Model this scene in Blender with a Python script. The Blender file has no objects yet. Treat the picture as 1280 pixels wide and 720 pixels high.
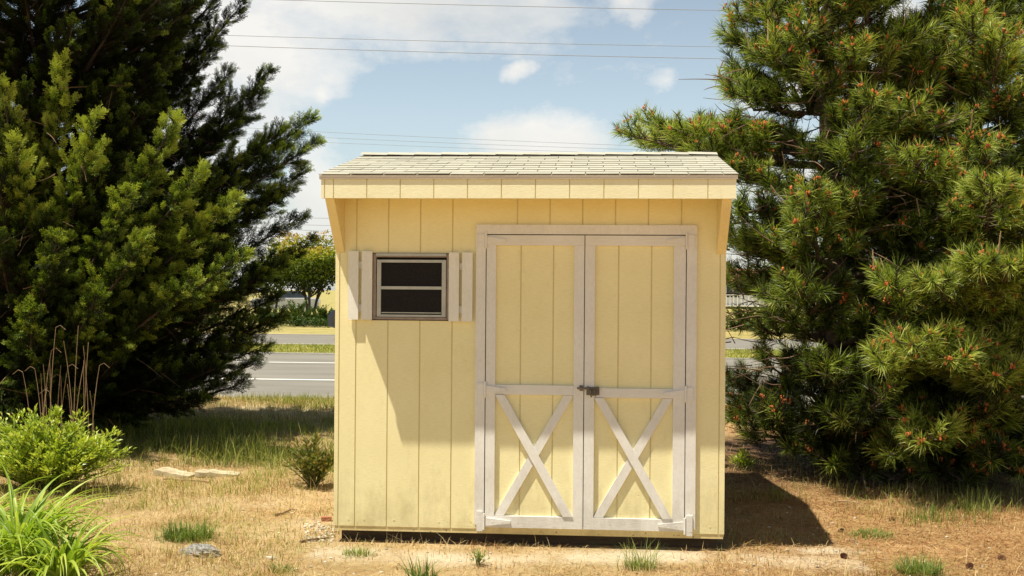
import bpy, math, random
import numpy as np
from mathutils import Matrix, Vector
rng = np.random.default_rng(11); random.seed(11)
S = bpy.context.scene; COL = S.collection
R_ = math.radians
# ------------------------------------------------------------------ camera
CAM = np.array([1.6495, -7.0469, 1.5669]); YAW, PIT, ROL, F0 = -.0751, .0025, .0075, 1414.4
fw = np.array([math.sin(YAW)*math.cos(PIT), math.cos(YAW)*math.cos(PIT), math.sin(PIT)])
r_ = np.array([math.cos(YAW), -math.sin(YAW), 0]); u_ = np.cross(r_, fw)
RV = r_*math.cos(ROL)+u_*math.sin(ROL); UV = -r_*math.sin(ROL)+u_*math.cos(ROL)
def ray(x, y): return fw+(x-640)/F0*RV-(y-360)/F0*UV
def at(x, y, Y):
    d = ray(x, y); return CAM+d*(Y-CAM[1])/d[1]
def gr(x, y, z=0.0):
    d = ray(x, y); return CAM+d*(z-CAM[2])/d[2]
cd = bpy.data.cameras.new('camera'); cam = bpy.data.objects.new('camera', cd); COL.objects.link(cam)
cd.sensor_width = 36; cd.lens = F0/1280*36; cd.clip_start = .05; cd.clip_end = 3000
cam.matrix_world = Matrix([[RV[0], UV[0], -fw[0], CAM[0]], [RV[1], UV[1], -fw[1], CAM[1]], [RV[2], UV[2], -fw[2], CAM[2]], [0, 0, 0, 1]])
S.camera = cam
S.view_settings.view_transform = 'Standard'; S.view_settings.look = 'None'; S.view_settings.exposure = 0; S.view_settings.gamma = 1
S.render.engine = 'CYCLES'
# ------------------------------------------------------------------ helpers
def tag(o, label=None, cat=None, group=None, kind=None):
    if label: o['label'] = label
    if cat: o['category'] = cat
    if group: o['group'] = group
    if kind: o['kind'] = kind
    return o
def empty(name, loc, label, cat, group=None, rz=0):
    o = bpy.data.objects.new(name, None); COL.objects.link(o); o.location = loc; o.rotation_euler = (0, 0, rz)
    o.empty_display_size = .1
    return tag(o, label, cat, group)
class MB:
    def __init__(s): s.v = []; s.l = []; s.n = []; s.t = []; s.c = 0
    def add(s, V, Fc, tone=.5):
        V = np.asarray(V, float).reshape(-1, 3); Fc = np.asarray(Fc, int)
        s.v.append(V); s.l.append((Fc+s.c).ravel()); s.n.append(np.full(len(Fc), Fc.shape[1]))
        s.t.append(np.broadcast_to(np.asarray(tone, float), (len(V),)).copy()); s.c += len(V)
    def box(s, x0, x1, y0, y1, z0, z1, tone=.5):
        V = [(x, y, z) for z in (z0, z1) for y in (y0, y1) for x in (x0, x1)]
        s.add(V, [(0, 2, 3, 1), (4, 5, 7, 6), (0, 1, 5, 4), (2, 6, 7, 3), (0, 4, 6, 2), (1, 3, 7, 5)], tone)
    def prism(s, poly, d0, d1, axis, tone=.5):
        """poly of 2D points extruded along axis; poly coordinates are the other two axes in order"""
        n = len(poly); V = []
        for d in (d0, d1):
            for a, b in poly:
                V.append({'x': (d, a, b), 'y': (a, d, b), 'z': (a, b, d)}[axis])
        c = s.c
        s.add(V, [(i, (i+1) % n, n+(i+1) % n, n+i) for i in range(n)], tone)
        s.l.append(np.array(list(range(n))[::-1])+c); s.n.append(np.array([n]))
        s.l.append(np.arange(n, 2*n)+c); s.n.append(np.array([n]))
    def bar(s, p, q, w, h, up=(0, 0, 1), tone=.5):
        p = np.array(p, float); q = np.array(q, float); d = q-p; d /= np.linalg.norm(d)
        a = np.cross(d, up); a /= np.linalg.norm(a); b = np.cross(a, d)
        V = [e+sa*a*w/2+sb*b*h/2 for e in (p, q) for sa, sb in ((-1, -1), (1, -1), (1, 1), (-1, 1))]
        s.add(V, [(0, 1, 5, 4), (1, 2, 6, 5), (2, 3, 7, 6), (3, 0, 4, 7), (3, 2, 1, 0), (4, 5, 6, 7)], tone)
    def tube(s, P, rad, k=6, tone=.5):
        P = np.asarray(P, float); n = len(P); rad = np.broadcast_to(np.asarray(rad, float), (n,))
        T = np.gradient(P, axis=0); T /= np.linalg.norm(T, axis=1)[:, None]+1e-9
        ref = np.array([.31, .17, .93]) if abs(T[0, 2]) < .8 else np.array([.93, .2, .1])
        A = np.cross(T, ref); A /= np.linalg.norm(A, axis=1)[:, None]; B = np.cross(T, A)
        a = np.arange(k)*2*np.pi/k
        V = P[:, None]+rad[:, None, None]*(np.cos(a)[None, :, None]*A[:, None]+np.sin(a)[None, :, None]*B[:, None])
        Fc = [(i*k+j, i*k+(j+1) % k, (i+1)*k+(j+1) % k, (i+1)*k+j) for i in range(n-1) for j in range(k)]
        c = s.c; s.add(V, Fc, tone)
        s.l.append(np.arange(k)[::-1]+c); s.n.append(np.array([k]))
        s.l.append(np.arange((n-1)*k, n*k)+c); s.n.append(np.array([k]))
    def ball(s, c, r, squash=(1, 1, 1), jit=0, seg=8, tone=.5):
        V = []; c = np.array(c)
        for i in range(seg//2+1):
            th = np.pi*i/(seg//2)
            for j in range(seg):
                ph = 2*np.pi*j/seg
                d = np.array([math.sin(th)*math.cos(ph), math.sin(th)*math.sin(ph), math.cos(th)])
                V.append(c+d*r*np.array(squash)*(1+jit*(random.random()-.5)*(1 if 0 < i < seg//2 else 0)))
        s.add(V, [(i*seg+j, (i+1)*seg+j, (i+1)*seg+(j+1) % seg, i*seg+(j+1) % seg) for i in range(seg//2) for j in range(seg)], tone)
    def build(s, name, mat, parent=None, smooth=False):
        me = bpy.data.meshes.new(name)
        V = np.concatenate(s.v); L = np.concatenate(s.l); N = np.concatenate(s.n)
        me.vertices.add(len(V)); me.vertices.foreach_set('co', V.astype(np.float32).ravel())
        me.loops.add(len(L)); me.loops.foreach_set('vertex_index', L.astype(np.int32))
        me.polygons.add(len(N)); me.polygons.foreach_set('loop_start', np.concatenate([[0], np.cumsum(N)[:-1]]).astype(np.int32))
        me.polygons.foreach_set('loop_total', N.astype(np.int32))
        me.polygons.foreach_set('use_smooth', np.full(len(N), smooth))
        me.update(calc_edges=True); me.validate()
        at_ = me.attributes.new('tone', 'FLOAT', 'POINT')
        at_.data.foreach_set('value', np.concatenate(s.t).astype(np.float32)[:len(me.vertices)])
        me.materials.append(mat)
        o = bpy.data.objects.new(name, me); COL.objects.link(o)
        if parent:
            o.parent = parent
        return o
def norm(a): return a/(np.linalg.norm(a, axis=-1, keepdims=True)+1e-9)
def rnd_dir(n): return norm(rng.normal(size=(n, 3)))
_tab = rng.random((256, 256))
def vnoise(x, y, f=1.0):
    x = np.asarray(x)*f+57.3; y = np.asarray(y)*f+91.7
    xi = np.floor(x).astype(int); yi = np.floor(y).astype(int); fx = x-xi; fy = y-yi
    fx = fx*fx*(3-2*fx); fy = fy*fy*(3-2*fy)
    g = lambda a, b: _tab[a % 256, b % 256]
    return (g(xi, yi)*(1-fx)+g(xi+1, yi)*fx)*(1-fy)+(g(xi, yi+1)*(1-fx)+g(xi+1, yi+1)*fx)*fy
def fbm(x, y, f=1.0): return (vnoise(x, y, f)+.5*vnoise(x, y, 2.1*f)+.25*vnoise(x, y, 4.3*f)+.12*vnoise(x, y, 9*f))/1.87
# ------------------------------------------------------------------ materials
class NT:
    def __init__(s, mat):
        s.t = mat.node_tree; s.t.nodes.clear()
    def n(s, typ, **k):
        o = s.t.nodes.new(typ)
        for a, b in k.items():
            if a[0] == 'i' and a[1:].isdigit(): o.inputs[int(a[1:])].default_value = b
            elif a.startswith('in_'): o.inputs[a[3:].replace('_', ' ')].default_value = b
            else: setattr(o, a, b)
        return o
    def l(s, a, b): s.t.links.new(a, b)
    def ramp(s, fac, stops):
        o = s.n('ShaderNodeValToRGB'); e = o.color_ramp.elements
        while len(e) < len(stops): e.new(.5)
        for i, (p, c) in enumerate(stops): e[i].position = p; e[i].color = (*c, 1)
        s.l(fac, o.inputs[0]); return o.outputs[0]
    def noise(s, scale, vec=None, detail=5, rough=.6, mapping=None):
        o = s.n('ShaderNodeTexNoise', in_Scale=scale, in_Detail=detail, in_Roughness=rough)
        if vec is not None:
            if mapping:
                m = s.n('ShaderNodeMapping'); m.inputs['Scale'].default_value = mapping; s.l(vec, m.inputs[0]); vec = m.outputs[0]
            s.l(vec, o.inputs['Vector'])
        return o.outputs['Fac']
    def math(s, op, a, b=None, clamp=False):
        o = s.n('ShaderNodeMath', operation=op, use_clamp=clamp)
        for i, v in enumerate((a, b)):
            if v is None: continue
            if isinstance(v, (int, float)): o.inputs[i].default_value = v
            else: s.l(v, o.inputs[i])
        return o.outputs[0]
    def mix(s, fac, a, b, mode='MIX'):
        o = s.n('ShaderNodeMix', data_type='RGBA', blend_type=mode)
        for i, v in ((0, fac), (6, a), (7, b)):
            if isinstance(v, (int, float)): o.inputs[i].default_value = v
            elif isinstance(v, tuple): o.inputs[i].default_value = (*v, 1)
            else: s.l(v, o.inputs[i])
        return o.outputs[2]
def newmat(name):
    m = bpy.data.materials.new(name); m.use_nodes = True; return m, NT(m)
def basic(name, c0, c1, scale=6, rough=.7, bump=0., bscale=60, mapping=None, metallic=0., bmap=None, dirt=None, tone=None, spec=.3):
    """two-colour noisy surface, object coordinates, optional grain bump, grime streaks"""
    m, t = newmat(name)
    tc = t.n('ShaderNodeTexCoord').outputs['Object']
    f = t.noise(scale, tc, mapping=mapping)
    col = t.ramp(f, [(.3, c0), (.7, c1)])
    if tone:
        a = t.n('ShaderNodeAttribute', attribute_name='tone').outputs['Fac']
        g = t.ramp(a, [(0, (1-tone,)*3), (1, (1+tone,)*3)])
        col = t.mix(1.0, col, g, 'MULTIPLY')
    if dirt:
        d = t.noise(dirt[0], tc, mapping=dirt[3] if len(dirt) > 3 else None, detail=8, rough=.7)
        k = t.ramp(d, [(dirt[1], (0, 0, 0)), (min(dirt[1]+.14, 1), (1, 1, 1))])
        col = t.mix(t.math('MULTIPLY', k, .75), col, dirt[2])
    b = t.n('ShaderNodeBsdfPrincipled', in_Roughness=rough, in_Metallic=metallic)
    b.inputs['Specular IOR Level'].default_value = spec
    t.l(col, b.inputs['Base Color'])
    if bump:
        bn = t.noise(bscale, tc, mapping=bmap, detail=6, rough=.7)
        bp = t.n('ShaderNodeBump', in_Strength=1.0, in_Distance=bump); t.l(bn, bp.inputs['Height']); t.l(bp.outputs[0], b.inputs['Normal'])
    o = t.n('ShaderNodeOutputMaterial'); t.l(b.outputs[0], o.inputs[0])
    return m
def leafmat(name, stops, trans=.35, rough=.6, vary=.25, tcol=(1.1, 1.15, .5), spec=.12):
    m, t = newmat(name)
    a = t.n('ShaderNodeAttribute', attribute_name='tone').outputs['Fac']
    tc = t.n('ShaderNodeTexCoord').outputs['Object']
    f = t.noise(2.3, tc, detail=3)
    a2 = t.math('ADD', a, t.math('MULTIPLY', t.math('SUBTRACT', f, .5), vary), True)
    col = t.ramp(a2, stops)
    b = t.n('ShaderNodeBsdfPrincipled', in_Roughness=rough); b.inputs['Specular IOR Level'].default_value = spec
    t.l(col, b.inputs['Base Color'])
    tr = t.n('ShaderNodeBsdfTranslucent'); t.l(t.mix(1.0, col, tcol, 'MULTIPLY'), tr.inputs[0])
    mx = t.n('ShaderNodeMixShader', i0=trans); t.l(b.outputs[0], mx.inputs[1]); t.l(tr.outputs[0], mx.inputs[2])
    o = t.n('ShaderNodeOutputMaterial'); t.l(mx.outputs[0], o.inputs[0])
    return m
M = {}
YEL0, YEL1 = (.84, .755, .425), (.895, .815, .485)
def paint(name, c0, c1, stain, grain):
    m, t = newmat(name)
    tc = t.n('ShaderNodeTexCoord').outputs['Object']
    col = t.ramp(t.noise(3.0, tc, detail=6), [(.3, c0), (.7, c1)])
    # rough sawn figure in the paint
    fine = t.noise(1.0, tc, mapping=grain, detail=4, rough=.75)
    col = t.mix(.5, col, t.ramp(fine, [(.3, (.86, .85, .80)), (.62, (1.04, 1.04, 1.03))]), 'MULTIPLY')
    # grime towards the ground and small flaked spots
    sx = t.n('ShaderNodeSeparateXYZ'); t.l(tc, sx.inputs[0])
    low = t.n('ShaderNodeMapRange', in_From_Min=.05, in_From_Max=.55, in_To_Min=.24, in_To_Max=-.03); t.l(sx.outputs[2], low.inputs[0])
    st = t.noise(7, tc, mapping=(1, 1, .45), detail=9, rough=.72)
    k = t.ramp(t.math('ADD', st, low.outputs[0]), [(.56, (0, 0, 0)), (.84, (1, 1, 1))])
    col = t.mix(t.math('MULTIPLY', k, .45), col, stain)
    fl = t.noise(38, tc, detail=3)
    lowf = t.n('ShaderNodeMapRange', in_From_Min=.05, in_From_Max=.25, in_To_Min=.12, in_To_Max=0); t.l(sx.outputs[2], lowf.inputs[0])
    k2 = t.ramp(t.math('ADD', fl, lowf.outputs[0]), [(.755, (0, 0, 0)), (.79, (1, 1, 1))])
    col = t.mix(t.math('MULTIPLY', k2, .8), col, (.22, .15, .085))
    b = t.n('ShaderNodeBsdfPrincipled', in_Roughness=.72); b.inputs['Specular IOR Level'].default_value = .25
    t.l(col, b.inputs['Base Color'])
    h = t.math('ADD', t.math('MULTIPLY', fine, .7), t.math('MULTIPLY', t.noise(4, tc), .6))
    bp = t.n('ShaderNodeBump', in_Strength=.9, in_Distance=.0022); t.l(h, bp.inputs['Height']); t.l(bp.outputs[0], b.inputs['Normal'])
    o = t.n('ShaderNodeOutputMaterial'); t.l(b.outputs[0], o.inputs[0])
    return m
M['yellow'] = paint('yellow_paint', YEL0, YEL1, (.40, .32, .14), (28, 28, 170))
M['yellow_b'] = paint('yellow_board_paint', (.72, .58, .28), (.80, .67, .35), (.40, .3, .14), (160, 28, 28))
M['fascia'] = paint('sunlit_yellow_paint', (.83, .77, .50), (.88, .83, .57), (.42, .34, .18), (28, 28, 160))  # siding yellow made paler to carry the grazing sun on the fascia
M['white'] = paint('white_trim_paint', (.72, .695, .65), (.80, .78, .74), (.36, .32, .27), (60, 60, 30))
M['white_h'] = paint('white_rail_paint', (.72, .695, .65), (.80, .78, .74), (.36, .32, .27), (18, 60, 140))
M['shutter'] = paint('shutter_paint', (.74, .72, .65), (.82, .80, .74), (.45, .42, .36), (90, 60, 22))
M['drip'] = basic('drip_edge_wood', (.36, .30, .225), (.46, .40, .31), 5, .8, .002, 60, mapping=(.4, 1, 4))
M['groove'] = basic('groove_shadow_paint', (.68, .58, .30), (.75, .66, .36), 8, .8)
M['shingle'] = basic('roof_shingle', (.39, .37, .30), (.45, .43, .35), 12, .95, .002, 160, tone=.06, dirt=(26, .68, (.32, .30, .23)))
M['darkwood'] = basic('dark_skid_wood', (.05, .035, .022), (.10, .07, .045), 12, .9, .003, 50, mapping=(.3, 1, 3))
M['oldwood'] = basic('weathered_wood', (.34, .27, .16), (.62, .54, .36), 6, .9, .006, 40, mapping=(1, 5, 3), bmap=(1, 8, 8))
M['alu'] = basic('window_aluminium', (.40, .40, .36), (.50, .50, .45), 12, .45, 0, metallic=.3)
M['win_trim'] = basic('window_channel', (.26, .20, .165), (.36, .29, .24), 20, .6)
M['rust'] = basic('rusty_metal', (.10, .075, .055), (.24, .21, .18), 40, .55, .001, 120, metallic=.5)
M['interior'] = basic('unlit_interior', (.02, .017, .014), (.035, .03, .025), 5, .9)  # near-black colour stands in for the unlit inside of the shed
M['bark_pine'] = basic('pine_bark', (.045, .03, .022), (.17, .12, .09), 14, .95, .02, 18, mapping=(1, 1, .4), bmap=(1, 1, .35))
M['bark_dark'] = basic('cypress_bark', (.03, .02, .014), (.085, .06, .042), 14, .95, .012, 22, bmap=(1, 1, .3))
M['asphalt'] = basic('asphalt', (.17, .155, .13), (.235, .218, .185), 1.2, .95, .003, 140, mapping=(.25, 1.2, 1), dirt=(3, .70, (.12, .115, .11), (.12, 1, 1)))
M['marking'] = basic('road_marking', (.62, .61, .57), (.78, .77, .72), 2.5, .8, dirt=(6, .62, (.35, .34, .32)))
M['concrete'] = basic('kerb_concrete', (.36, .33, .28), (.48, .45, .39), 5, .9, .003, 70)
M['stone'] = basic('grey_stone', (.13, .125, .11), (.46, .44, .39), 55, .95, .012, 60)
M['pebble'] = basic('pebble', (.42, .37, .28), (.62, .56, .44), 20, .9, .004, 60, tone=.35)
M['wire'] = basic('power_wire', (.26, .26, .27), (.3, .3, .31), 2, .6)
M['cone'] = basic('pine_cone', (.10, .045, .028), (.28, .13, .07), 60, .85, tone=.3)
M['bud'] = basic('pine_bud', (.34, .085, .025), (.54, .17, .05), 30, .8, tone=.35)
M['candle'] = basic('pine_candle', (.30, .20, .10), (.42, .30, .17), 30, .8)
M['deadtwig'] = basic('dead_twig', (.10, .06, .035), (.24, .15, .085), 6, .9, tone=.3)
M['stalk'] = basic('dry_stalk', (.20, .13, .07), (.38, .26, .15), 9, .8)
M['stem'] = basic('green_stem', (.10, .10, .035), (.16, .15, .05), 9, .8)
M['bgwood'] = basic('distant_bark', (.06, .05, .04), (.12, .10, .08), 4, .9)
M['rooftile'] = basic('red_roof', (.36, .13, .09), (.46, .18, .13), 3, .9, mapping=(1, 6, 6))
M['stucco'] = basic('white_stucco', (.66, .64, .58), (.74, .72, .66), 2, .85)
M['glass'] = basic('dark_glass', (.02, .025, .03), (.04, .05, .055), 3, .08, spec=.6)
M['screen'] = basic('dark_insect_screen', (.008, .006, .006), (.020, .015, .015), 90, .4, .0006, 400, spec=.12)
M['tyre'] = basic('tyre_rubber', (.015, .015, .015), (.03, .03, .03), 12, .9)
M['lamp_red'] = basic('red_lamp', (.35, .02, .015), (.5, .03, .02), 8, .25)
def carpaint(name, c):
    m, t = newmat(name); b = t.n('ShaderNodeBsdfPrincipled', in_Roughness=.28, in_Metallic=.2)
    b.inputs['Coat Weight'].default_value = .7
    tc = t.n('ShaderNodeTexCoord').outputs['Object']
    t.l(t.ramp(t.noise(3, tc), [(.3, tuple(v*.88 for v in c)), (.7, c)]), b.inputs['Base Color'])
    t.l(b.outputs[0], t.n('ShaderNodeOutputMaterial').inputs[0]); return m
M['car_dark'] = carpaint('dark_car_paint', (.03, .033, .04)); M['car_white'] = carpaint('white_car_paint', (.72, .72, .7)); M['car_silver'] = carpaint('silver_car_paint', (.42, .43, .44))
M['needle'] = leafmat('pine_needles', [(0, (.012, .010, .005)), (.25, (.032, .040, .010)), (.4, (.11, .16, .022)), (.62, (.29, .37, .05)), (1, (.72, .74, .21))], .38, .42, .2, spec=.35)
M['frond'] = leafmat('cypress_fronds', [(0, (.030, .012, .007)), (.22, (.014, .013, .005)), (.48, (.018, .027, .006)), (.62, (.050, .080, .012)), (.76, (.18, .245, .032)), (.92, (.44, .49, .08))], .2, .62, .22, tcol=(.9, 1.1, .4))  # the dark greens also carry the shade inside the crown
M['privet'] = leafmat('shrub_leaves', [(0, (.06, .09, .012)), (.4, (.20, .30, .03)), (.75, (.42, .50, .06)), (1, (.66, .66, .17))], .35, .38, .25, spec=.4)
M['lily'] = leafmat('lily_leaves', [(0, (.06, .11, .015)), (.45, (.28, .40, .04)), (1, (.64, .68, .15))], .42, .42, .2, spec=.35)
M['grass'] = leafmat('green_grass', [(0, (.07, .10, .02)), (.45, (.22, .26, .05)), (.75, (.42, .42, .11)), (1, (.62, .50, .20))], .35, .6, .35)
M['tuft'] = leafmat('tuft_grass', [(0, (.05, .09, .02)), (.5, (.15, .23, .05)), (1, (.40, .42, .14))], .35, .5, .2)
M['straw'] = leafmat('dry_grass', [(0, (.24, .095, .035)), (.35, (.46, .30, .125)), (.7, (.67, .53, .27)), (1, (.84, .72, .44))], .25, .7, .3, tcol=(1, .9, .6))
M['weed'] = leafmat('weed_leaves', [(0, (.04, .05, .015)), (.5, (.14, .17, .04)), (.8, (.26, .24, .07)), (1, (.32, .16, .08))], .3, .5, .2)
M['litter'] = leafmat('leaf_litter', [(0, (.07, .035, .02)), (.5, (.20, .11, .055)), (.85, (.36, .24, .13)), (1, (.5, .42, .3))], .1, .8, .2)
M['myrtle'] = leafmat('reddish_green_leaves', [(0, (.02, .03, .008)), (.45, (.12, .17, .02)), (.75, (.34, .36, .035)), (1, (.55, .30, .045))], .3, .6, .3)
M['bgleaf'] = leafmat('distant_leaves', [(0, (.015, .03, .008)), (.5, (.06, .10, .02)), (1, (.15, .20, .04))], .25, .6, .3)
# ------------------------------------------------------------------ ground
def sandmask(x, y):
    k = np.exp(-((y+.30+.12*np.sin(2.1*x))/.22)**2)*((x > -.1) & (x < 3.2))*np.clip(1.15-.25*np.abs(x-1.3)/1.3, 0, 1)
    k = np.maximum(k, .9*np.exp(-((x-3.05)/.28)**2-((y-.0)/.12)**2))
    k = np.maximum(k, .45*np.exp(-((x+.3)/.3)**2-((y-.5)/.3)**2))
    k = np.maximum(k, .55*np.exp(-((x+2.2)/1.6)**2-((y-7.3)/.8)**2))
    k = np.maximum(k, .3*np.exp(-((x+.9)/.9)**2-((y-1.2)/.3)**2))
    return k*(.12+1.5*fbm(x, y, 3.6))
def gz(x, y):
    x = np.asarray(x, float); y = np.asarray(y, float)
    d = np.maximum(np.maximum(-x, x-2.44), np.maximum(-y, y-2.44)); fall = np.clip(d/.5, 0, 1)*np.clip((8.2-y)/1.0, 0, 1)*np.clip((14-np.abs(x-1))/3, 0, 1)
    return ((fbm(x, y, 1.1)-.5)*.05+(fbm(x, y, 6)-.5)*.018)*fall-.03*np.exp(-np.maximum(d, 0)/.8)*np.clip((8.2-y)/2, 0, 1)
gx = np.unique(np.concatenate([np.linspace(-1500, -20, 14), np.linspace(-20, -7, 14), np.arange(-7, 9, .05), np.linspace(9, 22, 14), np.linspace(22, 1500, 14)]))
gy = np.unique(np.concatenate([np.linspace(-400, -12, 10), np.linspace(-12, -2.5, 10), np.arange(-2.5, 9, .05), np.linspace(9, 70, 20), np.linspace(70, 1900, 12)]))
X, Y = np.meshgrid(gx, gy); Z = gz(X, Y)
g = MB(); nx, ny = len(gx), len(gy); idx = np.arange(nx*ny).reshape(ny, nx)
g.add(np.stack([X, Y, Z], -1), np.stack([idx[:-1, :-1], idx[:-1, 1:], idx[1:, 1:], idx[1:, :-1]], -1).reshape(-1, 4), np.clip(sandmask(X, Y), 0, 1).ravel())
m, t = newmat('dry_ground'); tc = t.n('ShaderNodeTexCoord').outputs['Object']
sx = t.n('ShaderNodeSeparateXYZ'); t.l(tc, sx.inputs[0])
mott = t.noise(2.2, tc, detail=10, rough=.72)
c = t.ramp(mott, [(.28, (.20, .14, .065)), (.45, (.44, .34, .17)), (.62, (.59, .49, .28)), (.8, (.70, .59, .38))])
c2 = t.ramp(t.noise(26, tc, detail=8, rough=.75), [(.3, (.20, .085, .035)), (.5, (.46, .23, .09)), (.72, (.68, .42, .20))])
rx = t.n('ShaderNodeMapRange', in_From_Min=1.8, in_From_Max=3.6, in_To_Min=.35, in_To_Max=.8); t.l(sx.outputs[0], rx.inputs[0])
c = t.mix(rx.outputs[0], c, c2)
gm = t.ramp(t.noise(.9, tc, detail=8, rough=.7), [(.46, (0, 0, 0)), (.62, (1, 1, 1))])
far = t.n('ShaderNodeMapRange', in_From_Min=2, in_From_Max=9, in_To_Min=.25, in_To_Max=.8); t.l(sx.outputs[1], far.inputs[0])
c = t.mix(t.math('MULTIPLY', gm, far.outputs[0]), c, (.23, .22, .075))
med = t.n('ShaderNodeMapRange', in_From_Min=17, in_From_Max=19.5, in_To_Min=0, in_To_Max=.72); t.l(sx.outputs[1], med.inputs[0])
c = t.mix(med.outputs[0], c, t.ramp(t.noise(.6, tc, detail=6), [(.35, (.20, .21, .06)), (.65, (.42, .36, .13))]))
for (dx_, dy_, dr_, dc_) in ((4.3, 3.9, 2.3, (.085, .045, .028)), (-4.4, 5.3, 2.9, (.07, .055, .03))):  # dark litter under the trees, its colour also deepening their shade
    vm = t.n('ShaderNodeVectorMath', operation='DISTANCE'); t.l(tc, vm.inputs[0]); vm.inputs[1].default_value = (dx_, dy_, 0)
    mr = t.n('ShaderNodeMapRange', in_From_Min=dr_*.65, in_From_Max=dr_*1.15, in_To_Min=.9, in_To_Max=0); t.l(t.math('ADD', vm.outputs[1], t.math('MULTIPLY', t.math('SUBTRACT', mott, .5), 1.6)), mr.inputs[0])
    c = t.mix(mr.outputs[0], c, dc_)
s = t.n('ShaderNodeAttribute', attribute_name='tone').outputs['Fac']
sk = t.ramp(t.math('ADD', s, t.math('MULTIPLY', t.math('SUBTRACT', t.noise(17, tc, detail=8, rough=.75), .5), 1.1)), [(.12, (0, 0, 0)), (.95, (.95, .95, .95))])
c = t.mix(sk, c, t.ramp(t.noise(60, tc, detail=6, rough=.8), [(.3, (.46, .36, .22)), (.65, (.74, .65, .48))]))
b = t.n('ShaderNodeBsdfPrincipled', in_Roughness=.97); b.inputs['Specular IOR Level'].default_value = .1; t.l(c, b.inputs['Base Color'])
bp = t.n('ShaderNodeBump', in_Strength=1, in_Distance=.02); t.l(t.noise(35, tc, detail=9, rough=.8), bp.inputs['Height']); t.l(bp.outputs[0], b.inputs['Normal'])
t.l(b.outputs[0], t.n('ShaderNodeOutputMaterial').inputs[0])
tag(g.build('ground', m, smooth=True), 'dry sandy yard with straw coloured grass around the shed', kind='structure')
def sheet(name, y0, y1, z, mat, x0=-900, x1=900, label=None):
    q = MB(); q.add([(x0, y0, z), (x1, y0, z), (x1, y1, z), (x0, y1, z)], [(0, 1, 2, 3)])
    o = q.build(name, mat); tag(o, label, kind='structure'); return o
Y0, Y1, Y2, Y3, Y4, Y5, Y6 = 8.9, 12.13, 16.6, 19.65, 24.3, 30.8, 37.8
sheet('road', Y0, Y3, .006, M['asphalt'], label='grey asphalt carriageway nearer the shed')
sheet('road', Y4, Y5, .006, M['asphalt'], label='grey asphalt carriageway beyond the grass median')
sheet('road_marking', Y1-.09, Y1+.09, .011, M['marking'], label='solid white edge line nearest the shed')
q = MB()
for k in range(-20, 21):
    x0 = -6.0+k*12.2
    q.add([(x0, Y2-.09, .011), (x0+8.2, Y2-.09, .011), (x0+8.2, Y2+.09, .011), (x0, Y2+.09, .011)], [(0, 1, 2, 3)])
tag(q.build('road_marking', M['marking']), 'broken white lane line across the near carriageway', kind='structure')
sheet('road_marking', Y4+.35, Y4+.5, .011, M['marking'], label='white edge line beside the median')
for yy, nm in ((Y3, 'near'), (Y4-.15, 'far'), (Y5, 'outer')):
    q = MB(); q.box(-900, 900, yy, yy+.15, -.02, .035); tag(q.build('kerb', M['concrete']), 'low concrete kerb along the %s road edge' % nm, kind='structure')
# ------------------------------------------------------------------ grasses
def blades(mb, P, h, w, lean=.5, tone=(0, 1), seg=2, az=None, flat=False):
    n = len(P); h = np.broadcast_to(h, (n,)); az = rng.random(n)*2*np.pi if az is None else az
    d = np.stack([np.cos(az), np.sin(az), np.zeros(n)], -1); sd = np.stack([-np.sin(az+rng.normal(size=n)*.6), np.cos(az), np.zeros(n)], -1)
    L = (np.abs(rng.normal(size=n))*lean)[:, None]; up = np.array([0, 0, 1.])
    tb = rng.uniform(*tone, n) if isinstance(tone, tuple) else tone
    rows = []; tn = []
    for i in range(seg+1):
        s_ = i/seg; c_ = P+(up*s_*(1-.25*L*s_)+d*L*s_**1.7)*h[:, None]; c_[:, 2] = np.maximum(c_[:, 2], P[:, 2]+.003)
        ww = w*(1-s_**1.5)+.0004
        rows += [c_-sd*ww/2, c_+sd*ww/2]; tn += [tb*(.75+.25*s_)]*2
    V = np.stack(rows, 1); k = 2*(seg+1); base = (np.arange(n)*k)[:, None, None]
    Fq = np.array([(2*i, 2*i+1, 2*i+3, 2*i+2) for i in range(seg)])[None]+base
    mb.add(V.reshape(-1, 3), Fq.reshape(-1, 4), np.stack(tn, 1).ravel())
def scatter(n, x0, x1, y0, y1):
    x = rng.uniform(x0, x1, n); y = rng.uniform(y0, y1, n); return x, y
def outside(x, y): return ~((x > -.01) & (x < 2.45) & (y > -.01) & (y < 2.45))
def wedge(x, y):  # plot in front of the camera, with room to spare
    d = y-CAM[1]; cx = CAM[0]-.0753*d; return np.abs(x-cx) < d*.56
def clear(x, y): return ~((x > -2.2) & (x < -1.25) & (y > 1.75) & (y < 2.6))
def P3(x, y): return np.stack([x, y, gz(x, y)], -1)
# dry grass
mb = MB()
x, y = scatter(330000, -5.5, 7.5, -1.6, 6); k = outside(x, y) & wedge(x, y) & (rng.random(len(x)) < np.clip(np.hypot(x-4.3, y-4.1)/2.2-.35, .05, 1))
den = np.clip(fbm(x, y, 2.5)*1.9-.45, .1, 1)*np.clip(1-1.3*sandmask(x, y), 0.30, 1); k &= rng.random(len(x)) < den*np.where(y < 2, 1, .5)
x, y = x[k], y[k]
hh = np.abs(rng.normal(size=len(x)))*.022+.015; blades(mb, P3(x, y), hh*(.6+.9*vnoise(x, y, 3)), .0032, 1.3, tone=np.clip(.15+.75*fbm(x, y, 5)+rng.normal(size=len(x))*.2-.22*np.clip((x-2)/1.0, 0, 1), 0, 1))
x, y = scatter(26000, -8.5, 8, 6, 8.85); k = wedge(x, y); x, y = x[k], y[k]
blades(mb, P3(x, y), rng.uniform(.03, .09, len(x)), .007, .8, tone=np.clip(.4+.6*fbm(x, y, 3)+rng.normal(size=len(x))*.15, 0, 1))
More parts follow.
